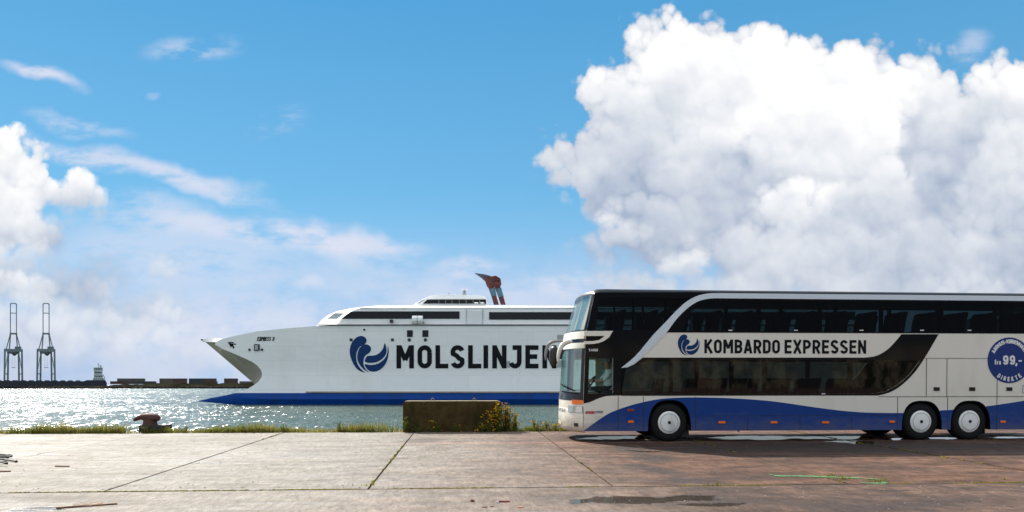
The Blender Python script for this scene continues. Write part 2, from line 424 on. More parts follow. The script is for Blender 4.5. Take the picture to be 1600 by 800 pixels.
M = {
 'cream': mat('coach cream paint', (.80, .765, .67), .30, coat=.3, dirt=(.60, .55, .45), dscale=1.2, damt=.30, grime=.55),
 'blue': mat('coach blue paint', (.0035, .044, .225), .35, coat=.0, spec=.3, dirt=(.02, .05, .20), dscale=1.5, damt=.3, grime=.28),
 'black': mat('black gloss panel', (.004, .005, .007), .08, spec=.4),
 'roofblack': mat('dark roof paint', (.008, .010, .015), .4),
 'rubber': mat('tyre rubber', (.009, .009, .009), .8, spec=.25, bump=.2, bscale=30),
 'plastic': mat('black plastic', (.012, .012, .013), .45),
 'silver': mat('silver trim', (.66, .74, .80), .35, metal=.15),
 'hub': mat('hub cap white', (.88, .88, .84), .35, coat=.3, dirt=(.35, .32, .27), dscale=3, damt=.5),
 'seam': mat('panel gap', (.02, .02, .022), .8),
 'amber': mat('amber lens', (.90, .17, .012), .2, coat=.6),
 'darkred': mat('red lens', (.25, .03, .015), .2, coat=.6),
 'lens': mat('headlamp lens', (.72, .75, .76), .08, metal=.6, coat=1),
 'ink': mat('black lettering', (.007, .009, .012), .6, spec=.12),
 'navy': mat('navy emblem', (.010, .040, .135), .6, spec=.12),
 'roundel': mat('roundel blue', (.007, .032, .17), .4, spec=.3),
 'whiteink': mat('white lettering', (.78, .78, .78), .45),
 'redink': mat('red lettering', (.45, .03, .06), .45),
 'greyink': mat('grey lettering', (.25, .25, .26), .45),
 'interior': mat('dark interior lining', (.05, .05, .055), .8),
 'seat': mat('dark blue seat cloth', (.03, .04, .075), .9),
 'ship': mat('ship white paint', (.80, .81, .80), .40, dirt=(.62, .60, .55), dscale=.12, damt=.30),
 'shipblue': mat('ship blue paint', (.004, .065, .34), .45, spec=.25, dirt=(.012, .045, .17), dscale=.5, damt=.6),
 'shipdark': mat('ship dark fitting', (.03, .03, .035), .6),
 'shipgrey': mat('ship grey paint', (.36, .38, .40), .5),
 'shipunder': mat('shaded ship white', (.33, .29, .23), .55, dirt=(.15, .12, .09), dscale=.3, damt=.6),  # hull white with its shade put into the colour
 'shipglass': mat('dark ship glass', (.006, .009, .014), .15, spec=.22),
 'rust': mat('rust red paint', (.095, .026, .022), .7, var=.3, vscale=.8),
 'funblue': mat('faded blue paint', (.055, .13, .18), .6, var=.2, vscale=.8),
 'crane': mat('crane grey green', (.17, .215, .225), .8),  # lightened to carry distance haze in the colour
 'hull': mat('dark hull', (.012, .016, .03), .6),
 'rock': mat('rocks', (.045, .04, .034), .95, spec=.1, var=.5, vscale=.4),
 'land': mat('far land', (.020, .019, .012), 1.0, spec=0.0, ior=1.01, var=.5, vscale=.06),
 'bollard': mat('rusty iron', (.075, .026, .018), .75, var=.45, vscale=6, bump=.5, bscale=25),
 'wood': mat('weathered wood', (.22, .13, .08), .85, var=.4, vscale=8),
 'palewood': mat('split pale wood', (.46, .34, .25), .85, var=.3, vscale=8),
 'iron': mat('black iron', (.015, .014, .014), .6),
 'brick': mat('brick red', (.20, .06, .04), .9, var=.4, vscale=20),
 'leafdry': mat('dry leaf', (.35, .17, .09), .8),
 'stalk': mat('plant stalk', (.09, .10, .025), .8),
 'foliage': mat('plant leaf', (.065, .10, .018), .7, var=.35, vscale=5),
 'yellow': mat('yellow blossom', (.80, .46, .015), .7, var=.25, vscale=9),
 'shirt': mat('white shirt', (.80, .83, .86), .85),
 'skin': mat('skin', (.42, .24, .17), .6),
 'cap': mat('grey cap', (.34, .37, .42), .85),
 'trousers': mat('dark trousers', (.03, .03, .04), .9),
 'hookiron': mat('lifting eye iron', (.20, .16, .12), .7),
 'tint': glass('tinted coach glass', (.15, .23, .26), .02, .15),
 'tintlow': glass('tinted lower glass', (.16, .18, .17), .02, .15),
 'screen': glass('green front glass', (.50, .70, .66), .02, k=.24),
 'clear': glass('green windscreen glass', (.72, .86, .82), .02, k=.40),
}
def leafmat(name, a, b):
    m = bpy.data.materials.new(name); m.use_nodes = True; m.node_tree.nodes.clear(); T = NT(m.node_tree)
    g = T.new('ShaderNodeNewGeometry'); co = T.new('ShaderNodeTexCoord').outputs['Object']
    n = T.noise(co, .9, 4, .6); c = T.mix(T.sm(n, .35, .65), a, b)
    rn = g.outputs['Random Per Island']; c = T.mix(T.m('MULTIPLY', rn, .5), c, tuple(min(1, x*1.7) for x in b))
    d = T.new('ShaderNodeBsdfDiffuse'); T.put(d.inputs[0], c)
    t = T.new('ShaderNodeBsdfTranslucent'); T.put(t.inputs[0], c)
    x = T.new('ShaderNodeMixShader'); x.inputs[0].default_value = .5; T.l.new(d.outputs[0], x.inputs[1]); T.l.new(t.outputs[0], x.inputs[2])
    o = T.new('ShaderNodeOutputMaterial'); T.l.new(x.outputs[0], o.inputs[0]); return m
M['grass'] = leafmat('grass blades', (.085, .125, .018), (.21, .20, .045))
M['drygrass'] = leafmat('dry grass', (.20, .145, .05), (.30, .21, .09))
M['moss'] = leafmat('moss', (.13, .13, .018), (.24, .20, .035))
M['foliage'] = leafmat('plant leaves', (.07, .105, .016), (.14, .16, .03))
M['yellow'] = leafmat('yellow blossoms', (.75, .40, .01), (.85, .52, .02))

# ------------------------------------------------------------------ lettering: a bold technical alphabet of ribbons
def arc(cx, cy, rx, ry, a0, a1, n=7):
    return [(cx + rx*math.cos(math.radians(a0+(a1-a0)*i/n)), cy + ry*math.sin(math.radians(a0+(a1-a0)*i/n))) for i in range(n+1)]
def glyph(ch, w, t):
    """centre-line strokes of a capital 1 high and w wide, stroke thickness t"""
    h = t/2; L, Rr, B, Tp, mid = h, w-h, h, 1-h, .5
    r = min(.22, (Rr-L)/2)
    st = lambda x: [(x, 0), (x, 1)]
    def rr(x0, y0, x1, y1, q): return arc(x1-q, y1-q, q, q, 0, 90) + arc(x0+q, y1-q, q, q, 90, 180) + arc(x0+q, y0+q, q, q, 180, 270) + arc(x1-q, y0+q, q, q, 270, 360) + [(x1, y1-q)]
    if ch == 'M': return [st(L), st(Rr), [(L+.02, 1-h*.3), (w/2, .36)], [(Rr-.02, 1-h*.3), (w/2, .36)]]
    if ch == 'N': return [st(L), st(Rr), [(L, 1-h*.6), (Rr, h*.6)]]
    if ch in 'OØ0':
        s = [rr(L, B, Rr, Tp, r)]
        if ch == 'Ø': s.append([(-.02, -.04), (w+.02, 1.04)])
        return s
    if ch == 'L': return [st(L), [(L, B), (w, B)]]
    if ch == 'I': return [st(h)]
    if ch == 'J': return [[(Rr, 1), (Rr, B+r)] + arc(Rr-r, B+r, r, r, 0, -90) + arc(L+r*.9, B+r, r*.9, r, -90, -165), [(w*.30, Tp), (Rr, Tp)]]
    if ch == 'E': return [st(L), [(L, Tp), (w, Tp)], [(L, .51), (w*.9, .51)], [(L, B), (w, B)]]
    if ch == 'S':
        q = min(.235, (1-t)/4); m = .5
        return [arc(Rr-q, Tp-q, q, q, 20, 90) + arc(L+q, Tp-q, q, q, 90, 200) + [(L+q*.75, m+.06), (Rr-q*.75, m-.06)] + arc(Rr-q, B+q, q, q, 20, -90) + arc(L+q, B+q, q, q, -90, -160)]
    if ch == 'K': return [st(L), [(w*.98-h*.6, 1), (L, .40)], [(w*.38, .55), (w*1.02-h*.6, 0)]]
    if ch == 'B':
        q = (Tp-.51)/2; p = (.51-B)/2
        return [st(L), [(L, Tp), (Rr-q, Tp)] + arc(Rr-q-.02, Tp-q, q, q, 90, -90) + [(L, .51)], [(L, .51), (Rr-p, .51)] + arc(Rr-p, B+p, p, p, 90, -90) + [(L, B)]]
    if ch in 'RP':
        q = (Tp-.44)/2
        s = [st(L), [(L, Tp), (Rr-q, Tp)] + arc(Rr-q, Tp-q, q, q, 90, -90) + [(L, .44)]]
        if ch == 'R': s.append([(w*.50, .44), (w-h*.8, 0)])
        return s
    if ch == 'A': return [[(h*.8, 0), (w/2-.005, 1)], [(w-h*.8, 0), (w/2+.005, 1)], [(w*.24, .27), (w*.76, .27)]]
    if ch == 'D': return [st(L), [(L, Tp), (Rr-r, Tp)] + arc(Rr-r, Tp-r, r, r, 90, 0) + arc(Rr-r, B+r, r, r, 0, -90) + [(L, B)]]
    if ch == 'X': return [[(h*.7, 0), (w-h*.7, 1)], [(h*.7, 1), (w-h*.7, 0)]]
    if ch == 'H': return [st(L), st(Rr), [(L, .5), (Rr, .5)]]
    if ch == 'U': return [[(L, 1), (L, B+r)] + arc(L+r, B+r, r, r, 180, 270) + arc(Rr-r, B+r, r, r, 270, 360) + [(Rr, 1)]]
    if ch == 'V': return [[(h*.8, 1), (w/2-.005, 0)], [(w-h*.8, 1), (w/2+.005, 0)]]
    if ch == 'T': return [[(w/2, 0), (w/2, 1)], [(0, Tp), (w, Tp)]]
    if ch == '-': return [[(w*.12, .42), (w*.88, .42)]]
    if ch == ',': return [[(w*.6, .16), (w*.25, -.16)]]
    if ch == '9': return [rr(L, .42, Rr, Tp, r*.9), [(Rr, Tp-r), (Rr, B+r)] + arc(Rr-r, B+r, r, r, 0, -90) + arc(L+r*.9, B+r, r*.9, r, -90, -165)]
    if ch == '3': return [arc(L+.2, Tp-.2, .2, .2, 160, 90) + arc(Rr-.23, Tp-.225, .23, .225, 90, -90) + [(w*.4, .53)], [(w*.4, .51)] + arc(Rr-.23, B+.225, .23, .225, 90, -90) + arc(L+.2, B+.2, .2, .2, -90, -160)]
    if ch == '4': return [[(w*.72, 0), (w*.72, .95)], [(w*.72, 1), (L*.6, .25)], [(L*.6, .25), (w, .25)]]
    if ch == '1': return [[(w*.6, 0), (w*.6, 1)], [(w*.6, .97), (w*.15, .72)]]
    if ch == 'f': return [[(w*.42, 0), (w*.42, .85)] + arc(w*.42+.14, .85, .14, .11, 180, 90) + [(w*.95, .96)], [(0, .62), (w*.9, .62)]]
    if ch == 'r': return [[(L, 0), (L, .68)], [(L, .42)] + arc(L+.2, .42, .2, .22, 180, 80)]
    if ch == 'a': return [rr(L, B*.8, Rr, .42, .15), [(Rr, 0), (Rr, .5)] + arc(Rr-.15, .5, .15, .15, 0, 150)]
    return []
WID = {'I': .0, 'M': .78, 'N': .64, 'J': .58, 'E': .56, 'L': .56, 'A': .66, 'V': .66, '-': .4, ',': .3, '1': .4, 'f': .42, 'r': .42, 'a': .5, 'K': .64, 'X': .64, ' ': .35, 'Ø': .64}
def ribbon(mb, pts, t, place, off):
    """a flat stroke of thickness t along pts; place maps (x, y, lift) to space"""
    pts = [Vector((p[0], p[1])) for p in pts]
    q = [pts[0]]
    for p in pts[1:]:
        if (p-q[-1]).length > 1e-4: q.append(p)
    pts = q; n = len(pts); row = []
    for i in range(n):
        d1 = (pts[i]-pts[i-1]).normalized() if i > 0 else None
        d2 = (pts[i+1]-pts[i]).normalized() if i < n-1 else None
        d1 = d1 or d2; d2 = d2 or d1
        n1 = Vector((-d1.y, d1.x)); n2 = Vector((-d2.y, d2.x)); m = (n1+n2)
        m = m.normalized() if m.length > 1e-5 else n1
        k = min(1.6, 1/max(.3, m.dot(n1)))
        row.append((pts[i]+m*(t/2*k), pts[i]-m*(t/2*k)))
    vs = []
    for a, b in row: vs += [place(a.x, a.y, off), place(b.x, b.y, off)]
    mb.add(vs, [(2*i+1, 2*i+3, 2*i+2, 2*i) for i in range(n-1)])
def word(mb, text, x0, x1, z0, h, lift, t=.2, gap=.14, slant=0.0, place=None, wmul=1.0, thin=1.0):
    """text fitted between x0 and x1 on the plane y = -lift"""
    adv = []; tot = 0
    for ch in text:
        w = (t if ch == 'I' else WID.get(ch, .62))
        adv.append(w); tot += w + gap
    tot -= gap
    sx = (x1-x0)/tot
    cur = 0
    for ch, w in zip(text, adv):
        for k, st in enumerate(glyph(ch, w, t)):
            pl = place or (lambda a, b, o: (x0 + a*sx + slant*b*h, -o, z0 + b*h))
            pts = [((p[0]+cur), p[1]) for p in st]
            # keep the stroke thickness even though the letters are stretched sideways
            if place is None:
                asp = sx/h
                pts2 = [(p[0]*asp, p[1]) for p in pts]
                ribbon(mb, pts2, t*thin, lambda a, b, o: (x0 + a*h + slant*b*h, -o, z0 + b*h), lift + k*lift*.06)
            else:
                ribbon(mb, pts, t*thin, pl, lift + k*lift*.06)
        cur += w + gap
EMBLEM = [
 [(330,590),(290,575),(262,540),(243,490),(242,450),(255,415),(280,388),(310,380),(332,392),(337,410),(325,428),(300,440),(283,465),(277,500),(285,540),(305,570)],
 [(352,588),(320,570),(295,540),(284,505),(288,470),(305,440),(335,428),(358,440),(362,460),(350,478),(330,492),(320,515),(320,545),(332,570)],
 [(327,524),(333,506),(345,494),(375,492),(405,482),(430,455),(441,422),(450,445),(450,478),(430,508),(395,529),(360,534),(340,532)],
 [(327,542),(360,546),(400,539),(438,513),(456,478),(459,440),(464,470),(455,520),(430,560),(395,582),(360,582),(338,566)],
]
def emblem(mb, x0, x1, z0, z1, y0, y1):
    for lp in EMBLEM:
        pts = spline([((p[0]-238)/227.0, (592-p[1])/214.0) for p in lp], 4, True)
        mb.prism([[(x0+(x1-x0)*p[0], z0+(z1-z0)*p[1]) for p in pts]], y0, y1, back=False)

def blockmat():
    m = mat('old mossy concrete', (.060, .041, .017), .95, var=.4, vscale=3, bump=.8, bscale=18, spec=.08, dirt=(.022, .026, .008), dscale=2.2, damt=.85)
    T = NT(m.node_tree); b = m.node_tree.nodes['Principled BSDF']; src = b.inputs['Base Color'].links[0].from_socket
    co = T.new('ShaderNodeTexCoord').outputs['Object']; z = T.sep(co)[2]
    n = T.noise(co, 5, 5, .6)
    worn = T.sm(T.m('ADD', z, T.m('MULTIPLY', T.m('SUBTRACT', n, .5), .08)), .915, .945)       # sunlight on the top edge, put into the colour
    T.put(b.inputs['Base Color'], T.mix(worn, src, (.30, .25, .17))); return m  # worn is the sunlight on the top edge
M['block'] = blockmat()
M['lip'] = mat('arch rubber', (.004, .004, .004), .95, spec=.05)

def shippaint():
    """white topsides: welded plates, faint salt and rust runs"""
    m = mat('ship white paint', (.82, .83, .82), .42, dirt=(.66, .64, .58), dscale=.10, damt=.35)
    T = NT(m.node_tree); b = m.node_tree.nodes['Principled BSDF']; src = b.inputs['Base Color'].links[0].from_socket
    co = T.new('ShaderNodeTexCoord').outputs['Object']; s = T.sep(co)
    br = T.new('ShaderNodeTexBrick'); T.put(br.inputs['Vector'], T.xyz(s[0], s[2])); br.inputs['Scale'].default_value = 1.0
    br.inputs['Brick Width'].default_value = 7.0; br.inputs['Row Height'].default_value = 2.35; br.inputs['Mortar Size'].default_value = .035; br.inputs['Mortar Smooth'].default_value = .4; br.offset = .5
    T.put(br.inputs['Color1'], (1, 1, 1)); T.put(br.inputs['Color2'], (.955, .96, .965)); T.put(br.inputs['Mortar'], (.86, .87, .87))
    col = T.mix(1.0, src, br.outputs[0], 'MULTIPLY')
    runs = T.noise(T.v('MULTIPLY', co, (1.3, 1.3, .06)), 1.0, 5, .7)
    col = T.mix(T.m('MULTIPLY', T.sm(runs, .60, .78), .35), col, (.50, .42, .33))
    T.put(b.inputs['Base Color'], col)
    bn = T.new('ShaderNodeBump'); bn.inputs['Strength'].default_value = .25; bn.inputs['Distance'].default_value = .25
    T.put(bn.inputs['Height'], T.noise(T.v('MULTIPLY', co, (.35, .35, .8)), .9, 3, .5)); T.l.new(bn.outputs[0], b.inputs['Normal'])
    return m
M['ship'] = shippaint()

# ------------------------------------------------------------------ the quay
YJ = gp(640, 764).y                                   # joint between the near apron and the slabs
YE = gp(640, 675).y                                   # far edge of the slabs
YQ = YE + 0.85                                        # quay edge
def ground_mat():
    m = bpy.data.materials.new('quay concrete'); m.use_nodes = True; T = NT(m.node_tree); b = m.node_tree.nodes['Principled BSDF']
    co = T.new('ShaderNodeTexCoord').outputs['Object']
    x, y, z = T.sep(co)[0], T.sep(co)[1], T.sep(co)[2]
    q = T.xyz(x, y)
    wob = T.noise(q, .55, 5, .6, col=True, dim='2D')
    qw = T.v('ADD', q, T.v('SCALE', T.v('SUBTRACT', wob, (.5, .5, .5)), sc=1.6))
    qx = T.sep(qw)
    big = T.noise(q, .22, 5, .6, dim='2D'); med = T.noise(T.v('MULTIPLY', q, (.45, 1.5, 1)), 1.1, 7, .65, dim='2D')
    streaks = T.noise(T.v('MULTIPLY', q, (.28, 2.3, 1)), 1.6, 6, .62, dim='2D')
    fine = T.noise(q, 26, 5, .75, dim='2D'); grit = T.voro(q, 55, 0, .5, 'F1', dim='2D')
    # pale concrete to the left, browner concrete to the right
    side = T.sm(T.m('ADD', x, T.m('MULTIPLY', T.m('SUBTRACT', big, .5), 5.0)), -3.0, 3.8)
    pale = T.mix(T.sm(med, .3, .7), (.21, .188, .158), (.295, .268, .228))
    brown = T.mix(T.sm(med, .3, .7), (.066, .031, .019), (.145, .078, .050))
    col = T.mix(side, pale, brown)
    near = T.sm(y, YJ+.02, YJ-.02)
    col = T.mix(T.m('MULTIPLY', near, .30), col, (.12, .095, .078))
    col = T.mix(T.m('MULTIPLY', T.sm(streaks, .50, .68), .50), col, T.mix(side, (.18, .178, .168), (.060, .043, .035)))
    # each slab was poured by itself
    cell = T.new('ShaderNodeTexWhiteNoise', noise_dimensions='2D')
    T.put(cell.inputs['Vector'], T.xyz(T.m('FLOOR', T.m('DIVIDE', T.m('SUBTRACT', x, XJ0), 4.0)), T.m('FLOOR', T.m('DIVIDE', y, YJ))))
    col = T.mix(1.0, col, T.mix(cell.outputs['Value'], (.84, .84, .84), (1.1, 1.1, 1.1)), 'MULTIPLY')
    blot = T.noise(T.v('ADD', q, (31, 17, 0)), 2.6, 6, .68, dim='2D')
    col = T.mix(1.0, col, T.mix(side, T.mix(T.sm(blot, .32, .68), (.87, .86, .85), (1.10, 1.09, 1.08)), T.mix(T.sm(blot, .32, .68), (.66, .63, .61), (1.28, 1.26, 1.24))), 'MULTIPLY')
    # hairline cracks, only here and there
    cr = T.new('ShaderNodeTexVoronoi', feature='DISTANCE_TO_EDGE', voronoi_dimensions='2D'); T.put(cr.inputs['Vector'], T.v('ADD', q, T.v('SCALE', wob, sc=1.2))); cr.inputs['Scale'].default_value = .22
    ck = T.m('MULTIPLY', T.sm(cr.outputs['Distance'], .006, .002), T.sm(big, .52, .60))
    col = T.mix(T.m('MULTIPLY', ck, .8), col, (.05, .042, .032))
    # tyre tracks curving away
    tt = T.m('ABSOLUTE', T.m('SUBTRACT', T.m('ABSOLUTE', T.m('SUBTRACT', y, T.m('ADD', 13.6, T.m('MULTIPLY', T.m('MULTIPLY', x, x), .012)))), .95))
    tr_ = T.m('MULTIPLY', T.sm(tt, .20, .08), T.sm(blot, .40, .62))
    col = T.mix(T.m('MULTIPLY', tr_, .28), col, (.06, .05, .045))
    # dark stains; those under the coach deepen its cast shadow in the colour
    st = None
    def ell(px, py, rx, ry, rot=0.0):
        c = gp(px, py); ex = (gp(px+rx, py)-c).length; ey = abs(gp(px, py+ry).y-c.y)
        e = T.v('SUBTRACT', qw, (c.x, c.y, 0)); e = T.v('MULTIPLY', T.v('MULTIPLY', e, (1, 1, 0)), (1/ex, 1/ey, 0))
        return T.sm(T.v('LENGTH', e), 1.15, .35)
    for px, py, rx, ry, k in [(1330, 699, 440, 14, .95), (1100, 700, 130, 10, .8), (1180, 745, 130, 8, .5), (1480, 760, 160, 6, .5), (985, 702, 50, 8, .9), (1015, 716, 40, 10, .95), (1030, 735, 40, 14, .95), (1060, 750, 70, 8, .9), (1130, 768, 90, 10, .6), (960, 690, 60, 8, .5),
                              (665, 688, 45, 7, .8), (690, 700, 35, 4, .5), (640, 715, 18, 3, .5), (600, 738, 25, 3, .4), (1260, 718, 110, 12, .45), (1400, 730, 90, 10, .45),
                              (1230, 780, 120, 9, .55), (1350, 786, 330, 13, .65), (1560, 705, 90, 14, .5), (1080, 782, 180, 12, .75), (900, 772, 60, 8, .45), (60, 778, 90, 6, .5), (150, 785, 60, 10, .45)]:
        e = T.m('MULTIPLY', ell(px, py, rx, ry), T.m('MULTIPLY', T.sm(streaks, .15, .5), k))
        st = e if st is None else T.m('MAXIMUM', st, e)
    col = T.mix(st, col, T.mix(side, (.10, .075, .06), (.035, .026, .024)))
    # worn red paint line along the slabs
    yl = gp(800, 692).y
    ln = T.m('MULTIPLY', T.m('MULTIPLY', T.sm(T.m('ABSOLUTE', T.m('SUBTRACT', y, yl)), .13, .07), T.sm(x, -3.2, -1.8)), T.sm(fine, .3, .75))
    ln = T.m('MULTIPLY', ln, T.sm(x, 7.5, 3.0))
    col = T.mix(T.m('MULTIPLY', ln, .6), col, (.45, .20, .13))
    # water left standing
    wet = None
    for px, py, rx, ry, k in [(1020, 781, 150, 7, 1), (1120, 790, 80, 6, .9), (960, 684, 75, 3.2, 1), (1010, 684, 60, 3, 1), (1190, 684, 110, 3.5, 1), (1290, 683, 90, 4, 1), (1330, 690, 50, 3, .8), (1395, 687, 40, 3, .9), (1470, 685, 40, 3, 1), (1590, 684, 60, 3, .8),
                              (60, 795, 90, 7, .6), (560, 788, 160, 6, .35), (700, 793, 120, 7, .35), (350, 722, 150, 12, .36), (470, 712, 100, 12, .38), (420, 742, 120, 10, .36), (130, 708, 150, 8, .34), (1380, 768, 70, 5, .5)]:
        e = T.m('MULTIPLY', ell(px, py, rx, ry), k); wet = e if wet is None else T.m('MAXIMUM', wet, e)
    wet = T.sm(T.m('ADD', wet, T.m('MULTIPLY', T.m('SUBTRACT', streaks, .5), .8)), .34, .70)
    damp = T.sm(T.m('ADD', T.m('MULTIPLY', streaks, .7), T.m('MULTIPLY', big, .5)), .52, .75)
    col = T.mix(1.0, col, T.mix(T.sm(fine, .2, .8, kind='LINEAR'), (.50, .50, .50), (1.48, 1.48, 1.48)), 'MULTIPLY')
    coarse = T.noise(T.v('MULTIPLY', q, (11, 3.2, 1)), 1.0, 4, .75, dim='2D')
    col = T.mix(1.0, col, T.mix(T.sm(coarse, .30, .70, kind='LINEAR'), (.70, .69, .68), (1.30, 1.29, 1.28)), 'MULTIPLY')
    col = T.mix(T.m('MULTIPLY', T.sm(grit, .16, .05), .30), col, (.55, .50, .45))
    col = T.mix(T.m('MULTIPLY', wet, .62), col, (.04, .035, .03))
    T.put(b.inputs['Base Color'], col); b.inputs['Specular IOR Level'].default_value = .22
    ro = T.m('SUBTRACT', T.sm(fine, .2, .8, .62, .85), T.m('MULTIPLY', damp, .22))
    ro = T.m('MULTIPLY_ADD', T.m('SUBTRACT', .045, ro), wet, ro)
    T.put(b.inputs['Roughness'], ro)
    bn = T.new('ShaderNodeBump'); bn.inputs['Distance'].default_value = .012
    T.put(bn.inputs['Strength'], T.m('MULTIPLY', T.m('SUBTRACT', 1.0, wet), .8))
    T.put(bn.inputs['Height'], T.m('ADD', T.m('ADD', fine, T.m('MULTIPLY', grit, .8)), T.m('MULTIPLY', streaks, 1.2)))
    T.l.new(bn.outputs[0], b.inputs['Normal'])
    return m
XJ = sorted([gp(112, 700).x, gp(155, 770).x, gp(572, 768).x, gp(955, 758).x, gp(1330, 757).x, gp(1600, 735).x])
XJ0 = XJ[1]
while XJ[0] > -60: XJ.insert(0, XJ[0]-4.0)
while XJ[-1] < 64: XJ.append(XJ[-1]+4.0)
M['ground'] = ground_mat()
mb = MB()
G = .019                                              # half the width of a joint
def slab(x0, x1, y0, y1, dz, a=0.0, b=0.0):
    n = 3; zz = lambda x, y: SL*y + dz + a*(x-x0) + b*(y-y0)
    r = [[(x0+G, y, zz(x0, y)) for y in (y0+G, y1-G)], [(x1-G, y, zz(x1, y)) for y in (y0+G, y1-G)]]
    mb.grid(r)
    e = [r[0][0], r[1][0], r[1][1], r[0][1]]
    for p, q in zip(e, e[1:]+e[:1]): mb.add([p, q, (q[0], q[1], q[2]-.06), (p[0], p[1], p[2]-.06)], [(0, 1, 2, 3)])
for a, b in zip(XJ, XJ[1:]): slab(a, b, YJ+.02, YE, rnd(-.004, .004), rnd(-.0008, .0008), 0)
for k in range(-3, 4): slab(20.0*k-10, 20.0*k+10, YJ-22, YJ-.02, .004)
for k in range(-3, 4): slab(20.0*k-10, 20.0*k+10, YJ-75, YJ-22, .004)
slab(-70, 70, YE, YQ, -.015)                          # coping strip
mb.add([(-70, YQ-G, SL*YQ-.015), (70, YQ-G, SL*YQ-.015), (70, YQ-G, -4), (-70, YQ-G, -4)], [(3, 2, 1, 0)])
mb.cur = 1
mb.add([(-70, -66, SL*-66-.05), (70, -66, SL*-66-.05), (70, YQ-G, SL*YQ-.05), (-70, YQ-G, SL*YQ-.05)], [(0, 1, 2, 3)])
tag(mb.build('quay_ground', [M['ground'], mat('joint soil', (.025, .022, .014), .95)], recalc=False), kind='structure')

# green paint on the slabs, half worn away
def paint_mat():
    m = bpy.data.materials.new('worn green paint'); m.use_nodes = True; T = NT(m.node_tree); b = m.node_tree.nodes['Principled BSDF']
    co = T.new('ShaderNodeTexCoord').outputs['Object']
    n = T.noise(co, 9, 6, .7)
    b.inputs['Base Color'].default_value = (.07, .20, .075, 1); b.inputs['Roughness'].default_value = .8
    T.put(b.inputs['Alpha'], T.sm(n, .36, .52, .05, .95)); return m
M['paint'] = paint_mat()
for pts in ([(1203, 741), (1212, 744), (1260, 744.5), (1300, 746), (1345, 747.5), (1372, 749.5)], [(1346, 754.5), (1362, 756), (1378, 755.5), (1384, 754)]):
    mb = MB(); row = []
    for px, py in spline([(a, b, 0) for a, b in pts], 4) and [(p.x, p.y) for p in spline([(a, b, 0) for a, b in pts], 4)]:
        c = gp(px, py); w = .085 + rnd(-.015, .015)
        row.append([(c.x, c.y-w, c.z - SL*w + .008), (c.x, c.y+w, c.z + SL*w + .008)])
    mb.grid(row, flip=True)
    tag(mb.build('painted_line', M['paint']), kind='structure')

# ------------------------------------------------------------------ water
def water_mat():
    m = bpy.data.materials.new('harbour water'); m.use_nodes = True; T = NT(m.node_tree); b = m.node_tree.nodes['Principled BSDF']
    co = T.new('ShaderNodeTexCoord').outputs['Object']
    b.inputs['Base Color'].default_value = (.052, .080, .062, 1)
    b.inputs['Specular IOR Level'].default_value = .28; b.inputs['Roughness'].default_value = .20; b.inputs['IOR'].default_value = 1.33
    def slopes(sx, sy, det, amp):
        n = T.noise(T.v('MULTIPLY', co, (sx, sy, 1)), 1.0, det, .6, col=True, dim='2D')
        return T.v('SCALE', T.v('SUBTRACT', n, (.5, .5, .5)), sc=amp)
    # choppy facets of several sizes, a slow swell, and calmer and rougher lanes
    lane = T.noise(T.v('MULTIPLY', co, (.02, .035, 1)), 1.0, 3, .5, dim='2D')
    sl = T.v('ADD', slopes(3.4, .60, 3, WAVE), slopes(.6, .13, 2, WAVE*.45))
    sl = T.v('SCALE', sl, sc=T.sm(lane, .3, .7, .75, 1.15))
    sl = T.v('MULTIPLY', sl, (.9, 1, 0))
    nrm = T.v('NORMALIZE', T.v('ADD', sl, (0, -.12, 1)))
    T.l.new(nrm, b.inputs['Normal'])
    return m
WAVE = 1.5
M['water'] = water_mat()
mb = MB(); mb.grid([[(-2500, YQ-.5, ZW), (-2500, 6000, ZW)], [(2500, YQ-.5, ZW), (2500, 6000, ZW)]])
tag(mb.build('water', M['water']), kind='structure')

# ------------------------------------------------------------------ far shore
DS = FPX*(ZC-ZW)/(607.0-HOR)                          # about 600 m
def far(px, py, D=DS): return at_d(px, py, D)
random.seed(21)
mb = MB(); rows = []
N = 340
prof = [(0, -3.0), (2, .9), (5, 1.6), (12, 3.1), (30, 2.7), (140, 2.7)]
for i in range(N):
    px = -500 + 2300*i/(N-1)
    hgt = lerp([(-500, .62), (160, .62), (185, 1.0), (250, 1.35), (400, 1.4), (1800, 1.4)], px)
    r = []
    for j, (dy, h) in enumerate(prof):
        p = at_d(px, 607, DS+dy)
        jit = 0 if j in (0, 5) else rnd(-.45, .5)
        r.append((p.x, p.y + rnd(-1, 1), ZW + (h*hgt + jit if j else -2)))
    rows.append(r)
mb.grid(rows, flip=True)
tag(mb.build('far_shore', M['land'], recalc=False), kind='structure')
mb = MB()
for i in range(900):                                  # rubble along the water's edge
    px = rnd(-120, 560); p = at_d(px, 607, DS+rnd(-1, 5))
    mb.blob((p.x, p.y, ZW + rnd(0.1, 1.5)), rnd(.35, .95), 1, (1.3, 1, .8), .25)
tag(mb.build('rubble', M['rock']), 'dark rubble banked along the far shore at the waterline', 'rubble', kind='stuff')

